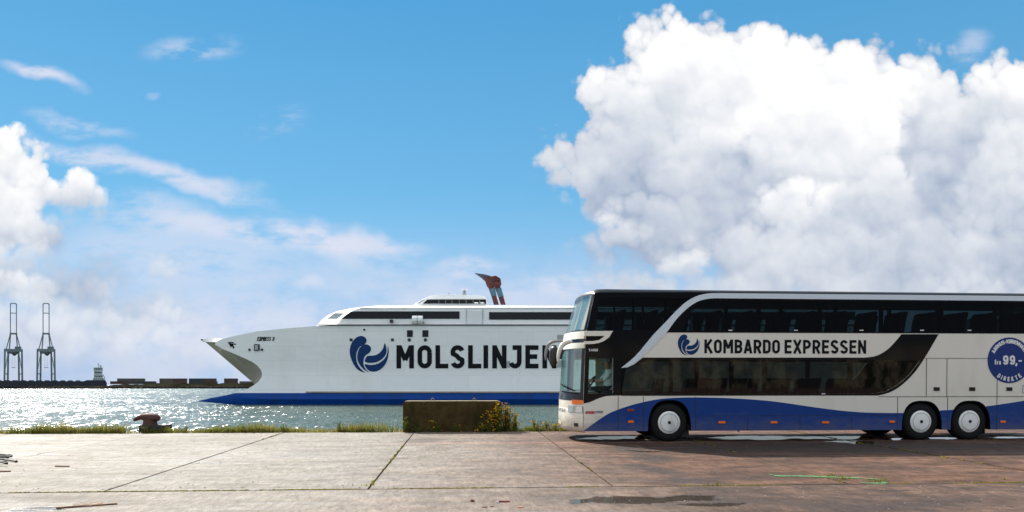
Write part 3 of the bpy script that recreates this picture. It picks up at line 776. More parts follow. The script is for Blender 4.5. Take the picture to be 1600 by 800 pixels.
# ------------------------------------------------------------------ cargo ship, low and dark, with a white bridge tower
def boxpx(mb, x0, x1, y0, y1, D, dep=8.0):
    """box whose front face spans the picture rectangle at distance D, in a frame parallel to the picture"""
    a = Vector(((x0-800)/FPX*D, 0, ZC+(HOR-y1)/FPX*D)); b = Vector(((x1-800)/FPX*D, dep, ZC+(HOR-y0)/FPX*D))
    return mb.box(a, b)
def frame_at(name, D, label, cat, group=None, px=800):
    """an Empty standing on the water D metres ahead, its x axis across the view"""
    p = at_d(px, HOR, D); return empty(name, (p.x, p.y, 0), label, cat, group, (0, 0, -TH-math.atan((px-800)/FPX)))
D1 = DS + 22
s = frame_at('cargo_ship', D1, 'long low dark cargo ship with pale green-white bridge tower on its stern', 'ship', px=110)
k = D1/FPX
def lx(px): return (px-110)*k*math.cos(math.atan(690/FPX))
def lz(py): return ZC + (HOR-py)*k
mb = MB(); mb.prism([[(lx(-60), lz(605)), (lx(168), lz(605)), (lx(168.5), lz(599)), (lx(166), lz(593.8)), (lx(136), lz(593.8)), (lx(131), lz(595.6)), (lx(-62), lz(595))]], 0, 18)
mb.build('hull', M['hull'], s)
mb = MB()
for a in range(-50, 130, 12): mb.prism([[(lx(a), lz(595.4)), (lx(a+8), lz(595.4)), (lx(a+7.2), lz(594.2)), (lx(a+.8), lz(594.2))]], 2, 14)
mb.build('hatch_cover', M['hull'], s)
ms = mat('weathered ship white', (.42, .50, .48), .6, var=.25, vscale=.4)
for nm, (x0, x1, y0, y1), dp in (('deckhouse', (146, 165, 590.5, 593.8), 15), ('deckhouse', (147.5, 162, 585, 590.5), 13), ('deckhouse', (148, 161.4, 579, 585), 12), ('wheelhouse', (147.2, 161.8, 573.5, 579), 11)):
    mb = MB(); mb.box((lx(x0), 2, lz(y1)), (lx(x1), 2+dp, lz(y0))); o = mb.build(nm, ms, s)
    w = MB()
    for i in range(5):
        a = x0 + 1 + (x1-x0-2)*i/5; w.box((lx(a), 1.96, lz(y0+(y1-y0)*.62)), (lx(a+(x1-x0)/8), 2.02, lz(y0+(y1-y0)*.28)))
    w.build('window', M['shipglass'], o)
mb = MB(); mb.bar((lx(155), 6, lz(573.5)), (lx(155), 6, lz(566)), .55); mb.bar((lx(153), 6, lz(569)), (lx(157), 6, lz(569)), .35); mb.build('mast', M['shipgrey'], s)
mb = MB(); mb.box((lx(156.8), 4, lz(573.5)), (lx(160), 9, lz(570))); mb.build('funnel', ms, s)
mb = MB(); mb.bar((lx(162), 4, lz(585)), (lx(165.5), 4, lz(590.5)), .6); mb.build('lifeboat_davit', M['shipgrey'], s)

# ------------------------------------------------------------------ container cranes with their booms raised
def crane(px, lab):
    D = DS + 75; k = D/FPX
    c = frame_at('container_crane', D, lab, 'crane', 'container cranes on the far quay', px)
    X = lambda a: a*k*math.cos(math.atan((px-800)/FPX)); Z = lambda y: ZC + (HOR-y)*k
    base = 598
    for sx in (-1, 1):
        for dy in (0, 16):
            o = 14.0 if dy == 0 else 9.0
            mb = MB(); mb.bar((X(sx*o), dy, Z(base)), (X(sx*(o-.8)), dy, Z(545)), 1.5); mb.build('leg', M['crane'], c)
        mb = MB(); mb.bar((X(sx*13.6), 0, Z(584)), (X(sx*9), 16, Z(584)), .9); mb.bar((X(sx*13.6), 0, Z(583)), (X(sx*9), 16, Z(552)), .5)
        mb.build('side_brace', M['crane'], c)
        mb = MB(); mb.box((X(sx*12.2-2.2), -.8, Z(599)), (X(sx*12.2+2.2), 17, Z(596))); mb.build('bogie', M['shipdark'], c)
    for a, y0 in ((13.8, -.9), (9.5, 15)):
        mb = MB(); mb.box((X(-a), y0, Z(549.5)), (X(a), y0+1.8, Z(545.2))); mb.build('portal_beam', M['crane'], c)
    mb = MB(); mb.box((X(2), 1.5, Z(548)), (X(12.5), 9, Z(541.2))); mb.build('machinery_house', M['crane'], c)
    mb = MB(); mb.box((X(-10), 2, Z(552.5)), (X(8), 6, Z(549.2))); mb.prism([[(X(-6), Z(549.6)), (X(9), Z(549.6)), (X(3), Z(555.5)), (X(0), Z(555.5))]], 6.2, 8.4); mb.build('trolley_gear', M['crane'], c)
    for sx in (-1, 1):
        mb = MB(); mb.bar((X(sx*11), 3, Z(545)), (X(sx*4.6), 3, Z(521)), .8); mb.build('diagonal_stay', M['crane'], c)
        mb = MB(); mb.bar((X(sx*6.3), 1, Z(545)), (X(sx*4.3), 1, Z(520)), 1.0); mb.build('tower_leg', M['crane'], c)
    mb = MB(); mb.box((X(-6), .2, Z(522.5)), (X(6), 2.2, Z(520))); mb.build('apex_beam', M['crane'], c)
    mb = MB()
    for sx in (-1, 1): mb.bar((X(sx*4.7), -.4, Z(522)), (X(sx*4.7), -.4, Z(475.5)), .75)
    mb.tube([(X(a), -.4, Z(b)) for a, b in ((-4.7, 476.5), (-4.3, 474.8), (-3, 474), (3, 474), (4.3, 474.8), (4.7, 476.5))], .5, 6)
    mb.bar((X(-4.7), -.4, Z(489.4)), (X(4.7), -.4, Z(489.4)), .7)
    mb.build('boom', M['crane'], c)
    mb = MB(); mb.box((X(-3), 4, Z(574.6)), (X(3.2), 6, Z(573.8)))
    for sx in (-2, 2): mb.bar((X(sx), 5, Z(574)), (X(sx), 5, Z(556)), .1)
    mb.build('spreader', M['crane'], c)
    return c
crane(21, 'dark container crane with raised boom farthest from the ferry, by the picture edge')
crane(72, 'dark container crane with raised boom, the one nearer the white bridge tower')

# ------------------------------------------------------------------ stacked freight containers on the far quay
cols = [('rust red', (0.078, 0.045, 0.036)), ('brown', (0.066, 0.051, 0.042)), ('grey', (0.102, 0.102, 0.102)), ('dark blue', (0.036, 0.045, 0.06)), ('dull red', (0.102, 0.045, 0.039)), ('tan', (0.108, 0.09, 0.066)), ('dark green', (0.036, 0.048, 0.042))]
cm = {n: mat('container ' + n, c, .7, var=.2, vscale=.3) for n, c in cols}
cmesh = {}
def container(px, lev, D, cn, wd=12.2):
    if (cn, wd) not in cmesh:
        mb = MB(); n = 14
        mb.box((0.1, .1, .1), (wd-.1, 2.3, 2.5))
        for i in range(n+1):
            a = (wd-.15)*i/n; mb.box((a, 0, .12), (a+.15, .1, 2.48))
        mb.box((0, 0, 0), (wd, .12, .12)); mb.box((0, 0, 2.48), (wd, .12, 2.6)); mb.box((0, 0, .12), (.12, .1, 2.48))
        cmesh[(cn, wd)] = mb.build('container', cm[cn]); o = cmesh[(cn, wd)]
    else:
        o = cmesh[(cn, wd)].copy(); C.objects.link(o)
    p = at_d(px, HOR, D); o.location = (p.x, p.y, ZW + 3.7 + 2.6*lev); o.rotation_euler = (0, 0, -TH)
    row = {0: 'lowest', 1: 'second', 2: 'third'}[lev]
    where = 'beside the bridge tower' if px < 200 else 'midway from tower to ferry bow' if px < 300 else 'near the ferry bow'
    tag(o, f'{cn} freight container, {row} layer, {where}', 'container', 'freight containers stacked on the far quay')
random.seed(5)
step = 12.6/(DS+60)*FPX
for x0, n, levs in ((172, 2, 1), (183, 2, 2), (222, 1, 1), (249, 2, 2), (295, 2, 2), (270, 1, 1), (318, 1, 1), (350, 1, 2), (374, 2, 1)):
    for i in range(n):
        for l in range(levs): container(x0 + i*step, l, DS+60+l*.02, random.choice([c[0] for c in cols]))

# ------------------------------------------------------------------ the catamaran ferry
DF = FPX*(ZC-ZW)/(632.0-HOR)                          # near side of its hull
KF = DF/FPX
fx = lambda px: (px-800)*KF
fz = lambda py: (632.0-py)*KF
BEAM = 26.0
p0 = at_d(800, HOR, DF)
ferry = empty('catamaran_ferry', (p0.x, p0.y, ZW), 'white high-speed catamaran ferry with blue waterline and big MOLSLINJEN lettering', 'ferry', rot=(0, 0, -TH))
XR = fx(1360)
def knuckle(z):
    zk = fz(579); return -1.1*max(0, (zk-z)/zk)**1.2
# side shell: rows by height from a left boundary
LB = [(fz(614), fx(365)), (fz(609), fx(385)), (fz(602), fx(396.5)), (fz(596), fx(404)), (fz(590), fx(408)), (fz(584), fx(409)), (fz(578), fx(407)), (fz(571), fx(401)), (fz(565), fx(392.5)), (fz(560), fx(382)), (fz(553), fx(365)), (fz(546), fx(348)), (fz(538), fx(332)), (fz(534), fx(333)), (fz(530), fx(341))]
SHEER = [(fx(341), fz(530)), (fx(365), fz(524.5)), (fx(400), fz(517.5)), (fx(450), fz(512.6)), (fx(500), fz(509)), (fx(540), fz(508)), (XR, fz(508))]
NX = 90
def shell(ysgn):
    rows = []
    for z, xl in LB:
        r = []
        for i in range(NX+1):
            t = (i/NX)**1.6; x = xl + (XR-xl)*t
            # the bow curves inward a little
            y = knuckle(z) + .9*math.exp(-(x-fx(335))/6.0)
            r.append((x, y, z))
        rows.append(r)
    for j in range(1, 9):                             # up to the sheer line
        u = j/8; r = []
        for i in range(NX+1):
            t = (i/NX)**1.6; x = fx(341) + (XR-fx(341))*t
            zt = lerp(SHEER, x); z = fz(530) + (zt-fz(530))*u
            r.append((x, knuckle(z) + .9*math.exp(-(x-fx(335))/6.0), z))
        rows.append(r)
    if ysgn < 0: rows = [[(x, BEAM-y, z) for x, y, z in r] for r in rows]
    return rows
near = shell(1); farr = shell(-1)
mb = MB(); mb.grid(near); mb.grid(farr, flip=True)
# stern and main deck
mb.grid([[near[i][-1] for i in range(len(near))], [farr[i][-1] for i in range(len(farr))]], flip=False)
mb.grid([near[-1], farr[-1]], flip=True)
hull = mb.build('hull', M['ship'], ferry, smooth=True, ang=30)
# underside between the hulls: from the near notch to the centre bow and on to the far side
CY = BEAM/2
def cpx(px, py):                                      # picture point on the centre plane
    kk = (DF+CY)/FPX; return ((px-800)*kk, CY, ZC-ZW+(HOR-py)*kk)
notch = [near[i][0] for i in range(len(LB))][::-1]     # from the sheer corner down to the blue
notch = [p for p in notch if p[2] > fz(603)]
n = len(notch)
cl = []
for i in range(n):
    t = i/(n-1); px = 317.5 + (400-317.5)*t
    py = 531.5 + 7*min(1, t/.1) + (602-538.5)*max(0, (t-.1)/.9)
    cl.append(cpx(px, py))
rows = []
for j in range(0, 9):
    u = j/8; e = u**1.35
    rows.append([(a[0]+(b[0]-a[0])*e, a[1]+(b[1]-a[1])*u, a[2]+(b[2]-a[2])*e) for a, b in zip(notch, cl)])
mb = MB(); mb.grid(rows, flip=True)
mb.grid([[(x, BEAM-y, z) for x, y, z in r] for r in rows])
# tunnel roof running aft
tr = [r[-1] for r in rows]
mb.grid([tr, [(p[0]+40, p[1], p[2]+1.5) for p in tr]])
mb.build('bow_underside', M['shipunder'], ferry, smooth=True, ang=50)
# foredeck rim: from the near sheer corner to the prow tip
tip = cpx(316.5, 530.8)
mb = MB()
a = near[-1][0]; a0 = near[len(LB)-2][0]
mid = [((a[0]*(1-u)+tip[0]*u) - 1.2*math.sin(u*PI)*0, a[1]*(1-u)+tip[1]*u, a[2]*(1-u)+tip[2]*u + .25*math.sin(u*PI)) for u in [i/8 for i in range(9)]]
low = [((a0[0]*(1-u)+tip[0]*u), a0[1]*(1-u)+tip[1]*u, a0[2]*(1-u)+(tip[2]-.4)*u) for u in [i/8 for i in range(9)]]
mb.grid([low, mid]); mb.grid([[(x, BEAM-y, z) for x, y, z in low], [(x, BEAM-y, z) for x, y, z in mid]], flip=True)
deckc = [(near[-1][8][0], CY, near[-1][8][2]) for _ in mid]
mb.grid([mid, deckc]); mb.grid([[(x, BEAM-y, z) for x, y, z in mid], deckc], flip=True)
mb.build('prow', M['shipgrey'], ferry)
mb = MB(); mb.tube([(tip[0]+.5, tip[1], tip[2]-.05), (tip[0]-.25, tip[1], tip[2]+.02)], .16, 8); mb.build('bow_fender', M['shipdark'], ferry)
# outer hulls at the waterline, with wave-piercing points
for side in (0, 1):
    mb = MB()
    st = [(304, 627.6, 626.8, 0.02), (326, 629.5, 622, .5), (350, 631.5, 617.8, .9), (368, 634, 614.2, 1.5), (420, 638, 614, 2.2), (1360, 638, 614, 2.2)]
    rows = []
    for px, yb, yt, hw in st:
        x, zb, zt = fx(px), fz(yb), fz(yt); yo = knuckle(fz(614)) - .05
        c = yo + 2.2
        rows.append([(x, c-hw*.6, zb), (x, c-hw, (zb*.4+zt*.6)), (x, c-hw, zt), (x, c+hw, zt), (x, c+hw*.6, zb)])
    if side: rows = [[(x, BEAM-y, z) for x, y, z in r] for r in rows]
    mb.grid(rows, closed=True, flip=(side == 0)); mb.build('pontoon', M['shipblue'], ferry, smooth=True, ang=25, recalc=True)
mb = MB(); mb.box((fx(480), knuckle(fz(612.5))-.22, fz(613.8)), (XR, knuckle(fz(612.5))+.1, fz(611.6))); mb.build('rubbing_strake', M['shipunder'], ferry)
mb = MB(); mb.box((fx(497), -.16, fz(508.6)), (XR, .1, fz(507))); mb.build('deck_rail', M['shipdark'], ferry)
for i in range(14):
    pass
# superstructure with rounded front, set in a little
SY = .9
front = [(498, 508), (500, 506.5), (503, 503), (512, 493), (521, 486), (532, 481), (546, 477.6), (562, 475.6), (585, 474.8)]
def section(px, py, inset):
    """half plan of the deckhouse at one height: the front is bowed"""
    pts = []
    x0 = fx(px+24)
    for i in range(25):
        t = -1 + 2*i/24; y = BEAM/2 + t*(BEAM/2-SY-inset); x = x0 - 6.3*(1-abs(t)**2.4)
        pts.append((x, y, fz(py)))
    return pts
mb = MB(); rows = []
insets = [0, 0, 0, 0.05, .1, .2, .5, 1.0, 2.2]
for (px, py), ins in zip(front, insets):
    r = section(px, py, ins); r = [(XR-2, r[0][1], r[0][2])] + r + [(XR-2, r[-1][1], r[-1][2])]; rows.append(r)
mb.grid(rows, flip=True); mb.add(rows[-1], [list(range(len(rows[-1])))])
mb.add([rows[i][0] for i in range(len(rows))] + [rows[i][-1] for i in range(len(rows)-1, -1, -1)], [list(range(2*len(rows)))[::-1]])
deckh = mb.build('superstructure', M['ship'], ferry, smooth=True, ang=40)
def band(loop, name, m, y0, y1, parent): mb = MB(); mb.prism([[(fx(a), fz(b)) for a, b in loop]], y0, y1); return mb.build(name, m, parent)
band([(531.5, 497.3), (717.3, 497.3), (717.3, 485.6), (552, 485.6), (544, 487)], 'window_band', M['shipglass'], SY-.05, SY+.2, deckh)
band([(764, 498.6), (1340, 498.6), (1340, 486.8), (764, 486.8)], 'window_band', M['shipglass'], SY-.05, SY+.2, deckh)
band([(508, 497.6), (524, 497.6), (537, 488), (521, 488)], 'front_window', mat('pale ship pane', (.45, .50, .52), .15, coat=.5), SY-.02, SY+.2, deckh)
band([(729, 505), (753, 505), (753, 484.5), (729, 484.5)], 'side_door', mat('door white', (.74, .76, .76), .5), SY-.06, SY+.2, deckh)
for a in (727.6, 753.8): band([(a, 506), (a+.5, 506), (a+.5, 482), (a, 482)], 'door_frame', M['shipgrey'], SY-.07, SY+.2, deckh)
mb = MB(); mb.box((fx(560), SY+.05, fz(480.6)), (XR-3, SY+.2, fz(479.9))); mb.build('gutter', M['shipgrey'], deckh)
# bridge
wx = lambda t: t
BY0, BY1 = 6.0, 20.0
KB = (DF+BY0)/FPX
bx = lambda px: (px-800)*KB; bz = lambda py: ZC-ZW+(HOR-py)*KB
def wedge(mb, loop, y0, y1): mb.prism([[(bx(a), bz(b)) for a, b in loop]], y0, y1)
mb = MB(); wedge(mb, [(646, 476), (760, 476), (759.5, 464), (755, 462.3), (717, 460.6), (690, 460.6), (674, 462), (662, 466.8)], BY0, BY1); br = mb.build('wheelhouse', M['ship'], ferry, bevel=.25)
mb = MB(); wedge(mb, [(660.5, 474.6), (759.6, 474.6), (759.6, 468.2), (667.5, 468.2)], BY0-.06, BY0+.1); mb.build('window_band', M['shipglass'], br)
mb = MB(); wedge(mb, [(651, 474), (656, 474), (664.5, 468.5), (660, 468.5)], BY0-.03, BY0+.1); mb.build('front_window', M['shipgrey'], br)
for a in (685.5, 696, 706, 717.5, 728.2, 739, 749): mb = MB(); wedge(mb, [(a, 474.6), (a+.5, 474.6), (a+.5, 468.2), (a, 468.2)], BY0-.09, BY0-.05); mb.build('mullion', M['shipgrey'], br)
mb = MB(); wedge(mb, [(672, 467.9), (760.8, 467.9), (760.4, 464.6), (675, 464)], BY0-.5, BY0+.1); mb.build('roof_visor', M['ship'], br, bevel=.08)
for a in (742, 751): mb = MB(); wedge(mb, [(a, 475.5), (a+6, 475.5), (a+6, 474.3), (a, 474.3)], BY0-2, BY0-1); mb.build('raft_canister', M['ship'], br, bevel=.1)
# mast with radar, aerial
mast = MB()
for sx in (-1, 1):
    for dy in (0, 1.6): mast.bar((bx(721.3+sx*2.6), 12+dy, bz(460.8)), (bx(721.8+sx*1.2), 12.4+dy*.5, bz(446)), .22)
for y in (457, 453.5, 450, 447): mast.box((bx(719.6), 12.1, bz(y+.4)), (bx(724), 13.2, bz(y-.3)))
ma = mast.build('mast', M['shipgrey'], ferry)
mb = MB(); mb.box((bx(716.5), 12.5, bz(444.7)), (bx(727), 12.9, bz(443.8))); mb.bar((bx(722), 12.7, bz(446)), (bx(722), 12.7, bz(443.5)), .3); mb.build('radar', M['ship'], ma)
mb = MB(); mb.bar((bx(704.5), 10, bz(462)), (bx(697.5), 10, bz(456.5)), .18); mb.bar((bx(697.5), 10, bz(457)), (bx(698.3), 10, bz(452.8)), .18); mb.build('aerial', M['shipgrey'], ferry)
mb = MB(); mb.bar((bx(754), 8, bz(462.5)), (bx(754), 8, bz(460)), .3); mb.build('horn', M['shipgrey'], ferry)
# red and blue leaning exhaust mast behind the wheelhouse
MY = 13.0; KM = (DF+MY)/FPX
mx = lambda px: (px-800)*KM; mz = lambda py: ZC-ZW+(HOR-py)*KM
fun = MB(); fun.prism([[(mx(a), mz(b)) for a, b in ((760.5, 447), (764, 450), (772, 447.5), (781.2, 448), (783.4, 443.6), (782.2, 436.2), (775, 431.5), (769.4, 432.6), (757, 436))]], MY-.9, MY+.9); fo = fun.build('exhaust_mast', M['rust'], ferry, bevel=.12)
for leg in (((761.8, 446), (771.8, 446.5), (776.5, 466), (779.5, 476), (771.6, 476), (767.5, 462)), ((772.2, 446.5), (781, 446.5), (785.5, 460), (790, 476), (782.5, 476), (778.6, 464))):
    l = MB(); l.prism([[(mx(a), mz(b)) for a, b in leg]], MY-.7, MY+.7); l.build('mast_leg', M['rust'], fo)
for i, lp in enumerate((((765.2, 452.5), (773.5, 450.5), (776, 462), (769.2, 464.2)), ((775.5, 452.5), (783, 450), (787, 463.5), (779, 465)), ((763, 440), (769, 436.8), (770, 439.5), (765, 443)))):
    l = MB(); l.prism([[(mx(a), mz(b)) for a, b in lp]], MY-.78, MY+.78); l.build('blue_panel', M['funblue'], fo)
arm_top = [(742, 426.8), (757, 429), (769.4, 432.8)]; arm_bot = [(742, 427.2), (752, 434), (762.5, 443.5)]
def on(tab, u): 
    i = min(1, int(u*2)); v = u*2-i; return (tab[i][0]+(tab[i+1][0]-tab[i][0])*v, tab[i][1]+(tab[i+1][1]-tab[i][1])*v)
for i in range(12):
    u0, u1 = i/12, (i+1)/12
    l = MB(); l.prism([[(mx(a), mz(b)) for a, b in (on(arm_top, u0), on(arm_bot, u0), on(arm_bot, u1), on(arm_top, u1))]], MY-.15-.6*u0, MY+.15+.6*u0)
    l.build('arm_stripe', M['rust'] if i % 2 else M['funblue'], fo)
l = MB(); rnd_ = random.Random(3)
for i in range(10): l.box((mx(770+rnd_.uniform(0, 10)), MY-1.2, mz(436+rnd_.uniform(0, 12))), (mx(772+rnd_.uniform(0, 10.5)), MY-.8, mz(434+rnd_.uniform(0, 9))))
l.build('machinery', mat('dark rust', (.10, .03, .025), .8, var=.4, vscale=1), fo)
# row of roof units and rail towards the stern
for i in range(14):
    a = 826 + i*6.2; mb = MB(); mb.box((fx(a), 4, fz(475)), (fx(a+4.4), 5, fz(474.1))); mb.tube([(fx(a), 4.5, fz(474.2)), (fx(a+4.4), 4.5, fz(474.2))], .32, 8); mb.build('raft_canister', M['shipgrey'], ferry)
mb = MB(); mb.box((fx(791), 5, fz(475)), (fx(802), 8, fz(473.6))); mb.build('roof_hatch', M['ship'], ferry)
# openings, doors, fittings of the side
def plate(a, b, c, d, m, name, r=.0, lift=.05):
    mb = MB(); x0, x1, z0, z1 = fx(a), fx(b), fz(d), fz(c)
    mb.box((x0, -lift, z0), (x1, .3, z1)); return mb.build(name, m, ferry, bevel=r)
for a, b in ((636.2, 644.8), (660.2, 669.2)):
    f = plate(a-.6, b+.6, 515.6, 526.8, M['shipgrey'], 'side_window', .06, .05); mb = MB(); mb.box((fx(a), -.09, fz(526.2)), (fx(b), 0, fz(516.2))); mb.build('pane', M['shipglass'], f)
def port(px, py, r, m=None, name='porthole'):
    mb = MB(); mb.lathe([(0, -.10), (r*KF, -.10), (r*KF, .3)], 16, 'Y', (fx(px), 0, fz(py))); return mb.build(name, m or M['shipdark'], ferry)
port(639.5, 531, 2.6); port(664.8, 531, 2.6); port(569.3, 515.2, 1.6)
plate(546.2, 551, 528.8, 533.2, M['shipdark'], 'fairlead'); plate(611, 615.4, 528.8, 533.2, M['shipdark'], 'fairlead')
plate(608.5, 613, 499, 503.6, M['shipdark'], 'vent', 0, -.85+.0)
mb = MB(); mb.box((fx(607.8), SY-.08, fz(503.6)), (fx(612.8), SY+.1, fz(499))); mb.build('vent', M['shipdark'], deckh)
for a in (644.5, 653):
    mb = MB(); mb.tube([(fx(a), SY-.9, fz(500.4)), (fx(a+7.6), SY-.9, fz(500.4))], .95*.8, 10); mb.build('raft_canister', M['ship'], ferry, smooth=True)
mb = MB(); mb.box((fx(643.5), SY-1.3, fz(503.8)), (fx(662), SY+.1, fz(502.6))); mb.box((fx(646), SY-1.1, fz(507)), (fx(647.5), SY, fz(503.5))); mb.box((fx(658), SY-1.1, fz(507)), (fx(659.5), SY, fz(503.5))); mb.build('raft_cradle', M['shipgrey'], ferry)
plate(870.5, 880, 523, 533, M['shipgrey'], 'side_hatch'); plate(870.5, 884, 563, 574, M['shipgrey'], 'side_hatch'); plate(791.5, 797, 564, 574.5, M['shipgrey'], 'side_hatch', 0, .02)
plate(745, 751, 558, 561, M['ship'], 'side_lamp')
# bow marks
def bowy(px): return .9*math.exp(-(fx(px)-fx(335))/6.0)
f = MB(); f.box((fx(396), bowy(400)-.22, fz(548.2)), (fx(405), .4, fz(537.4))); fo2 = f.build('hawse_door', M['shipdark'], ferry, bevel=.15)
mb = MB(); mb.box((fx(398), bowy(400)-.26, fz(546.6)), (fx(403), .2, fz(539))); mb.build('pane', M['shipgrey'], fo2)
for a in (388.8, 408.6): mb = MB(); mb.lathe([(0, bowy(a)-.14), (1.9*KF, bowy(a)-.14), (1.9*KF, .6)], 14, 'Y', (fx(a), 0, fz(546.2))); mb.build('hawse_hole', M['shipdark'], ferry)
mb = MB()
for dx, dz in ((0, 0), (4.2, 2.4)):
    mb.prism([[(fx(a+dx), fz(b+dz)) for a, b in ((354, 534.2), (363, 534.2), (363, 535.8), (357.6, 535.8), (360.4, 541), (358.4, 542))]], bowy(358)-.10, bowy(358)+.3)
mb.build('chevron_mark', M['ink'], ferry)
mb = MB(); word(mb, 'EXPRESS', fx(401), fx(422), fz(532.6), fz(526.2)-fz(532.6), .06-bowy(412), .2, .16, .22); word(mb, '3', fx(424), fx(427.6), fz(532.6), fz(526.2)-fz(532.6), .06-bowy(425), .2, .16, .22)
mb.build('bow_lettering', M['ink'], ferry)
# great lettering: one word and the swirl
mb = MB()
LH = fz(539.4)-fz(575.6)
for ch, a, b in (('M', 619.7, 646.6), ('O', 652.4, 674.8), ('L', 680.5, 700.4), ('S', 704, 726), ('L', 731.4, 752), ('I', 755.6, 762.6), ('N', 769.4, 791.2), ('J', 795, 814.8), ('E', 820.8, 841.4), ('N', 847.8, 869.2)):
    word(mb, ch, fx(a), fx(b), fz(575.6), LH, .045, .2, .14)
mb.build('side_lettering', M['ink'], ferry)
mb = MB(); emblem(mb, fx(545.8), fx(607.6), fz(582.8), fz(524.4), -.05, .05); mb.build('swirl_emblem', M['navy'], ferry)

# ------------------------------------------------------------------ the double-decker coach
YB = 18.5                                             # its near side stands this far out on the quay
ZG = gz(YB)
XB = at_y(875.0, HOR, YB+1.27).x                      # nose
W = 2.54
def bp(px, py):
    p = at_y(px, py, YB); return (p.x-XB, p.z-ZG)
def bxp(px): return bp(px, 601)[0]
def bzp(py, px=1100): return bp(px, py)[1]
def loop(pts): return [bp(a, b) for a, b in pts]
coach = empty('double_decker_coach', (XB, YB, ZG), 'cream and blue double-decker coach with KOMBARDO EXPRESSEN lettering parked on the quay', 'coach', rot=(math.atan(SL), 0, 0))
LEN = 14.0
SKIRT = .285
ROOFZ = 3.97
def fillet_arch(cx, r, z0, z1, n=14):
    """wheel opening: straight at the foot, flattened at the top; from left foot to right foot"""
    out = []
    for i in range(n+1):
        w = PI - PI*i/n; c, s_ = math.cos(w), math.sin(w)
        e = .74
        out.append((cx + r*math.copysign(abs(c)**e, c), z0 + (z1-z0)*abs(s_)**e))
    return out
WX = [bxp(1046), bxp(1440), bxp(1516)]
AR = [(WX[0], .575, 1.10), (WX[1], .565, 1.07), (WX[2], .565, 1.07)]
# front seam of the side follows the leaning front
def seam(z): return lerp([(.28, bxp(911.7)), (1.2, bxp(911.5)), (2.5, bxp(914)), (2.9, bxp(916)), (3.86, bxp(928)), (4.1, bxp(934))], z)
top_side = 3.90
wall = [(seam(SKIRT), SKIRT)]
for cx, r, zt in AR: wall += fillet_arch(cx, r, SKIRT, zt)
wall += [(LEN-.05, SKIRT), (LEN-.05, top_side)]
wall += [(seam(z), z) for z in (top_side, 3.4, 2.9, 2.5, 1.9, 1.2, .7)]
# openings: upper glazing and lower glazing (one shaped hole each), driver's window
zu0, zu1 = bzp(519.3), bzp(467)
up_open = [(bxp(1066), zu0+.03), (LEN-.25, zu0+.03), (LEN-.25, zu1-.03), (bxp(1112), zu1-.03), (bxp(1098), zu1-.07), (bxp(1085), bzp(478)), (bxp(1076), bzp(492))]
up_front = [(bxp(930), zu0+.05), (bxp(1032), zu0+.05), (bxp(1052), bzp(494)), (bxp(1075), bzp(472)), (bxp(1086), bzp(467)), (bxp(936), bzp(467))]
lo_open = [(bxp(970), bzp(615.5)), (bxp(1362), bzp(615.5)), (bxp(1385), bzp(611)), (bxp(1404), bzp(600)), (bxp(1420), bzp(585)), (bxp(1436), bzp(563)), (bxp(1378), bzp(562)), (bxp(1012), bzp(562)), (bxp(985), bzp(574)), (bxp(970), bzp(578))]
drv = [(bxp(918.5), bzp(614.5)), (bxp(957.5), bzp(614.5)), (bxp(957.5), bzp(559.5)), (bxp(920.5), bzp(559.5))]
holes = [up_open, up_front, lo_open, drv]
def side(y0, y1, nm):
    mb = MB(); mb.prism([wall] + holes, y0, y1); return mb.build(nm, M['cream'], coach)
side(0, .05, 'side_panel'); side(W-.05, W, 'side_panel')
# painted / glazed skins laid on the near side, each a few millimetres thick
def skin(loops, name, m, lift, parent=coach, both=False):
    mb = MB(); mb.prism(loops, -lift, 0 if lift < .02 else -lift+.006, back=False); o = mb.build(name, m, parent); return o
arcs_out = [(970, 575), (993, 555.4), (1019, 524.5), (1040, 502.5), (1056, 485.5), (1072.5, 471), (1089, 462.5), (1105, 459), (1118, 458.4)]
arcs_in = [(1118, 466.4), (1105, 467.3), (1089, 471.5), (1072.5, 482.4), (1056, 499), (1041.6, 518.5), (1032, 528.5), (1003, 557.6), (990, 568.5), (980, 573.5)]
ao = [(p.x, p.y) for p in spline([(a, b, 0) for a, b in arcs_out], 4)]; ai = [(p.x, p.y) for p in spline([(a, b, 0) for a, b in arcs_in], 4)]
sil = [bp(a, b) for a, b in ao]
zs1, zs0 = sil[-1][1], bp(1118, 466.4)[1]
sil += [(LEN-.05, zs1), (LEN-.05, zs0)] + [bp(a, b) for a, b in ai]
skin([sil], 'silver_arc', M['silver'], .016)
# black front skin: everything ahead of the silver arc, round the upper glazing
lowline = [(p.x, p.y) for p in spline([(seam_px, py, 0) for seam_px, py in ((911.7, 630.5), (922, 628), (935, 622.3), (948, 618.6), (964, 618))], 4)]
blackfront = [bp(a, b) for a, b in lowline] + [bp(972, 618)] + [bp(972, 573)] + [bp(a, b) for a, b in ao] + [(bxp(1118), bzp(456.8)), (seam(3.9), 3.9)] + [(seam(z)+.004, z) for z in (3.4, 2.9, 2.5, 1.9, 1.2)]
skin([blackfront, up_front, drv], 'front_pillar_panel', M['black'], .006)
# upper glazing surround behind the arc
ua = [bp(a, b) for a, b in ai[:24]]
ua = [p for p in ua if p[1] > zu0]
upb = [(LEN-.05, zs0), (LEN-.05, bzp(520.3, 1400)), (bxp(1041), bzp(520))] + ua[::-1]
skin([upb, up_open], 'upper_window_surround', M['black'], .006)
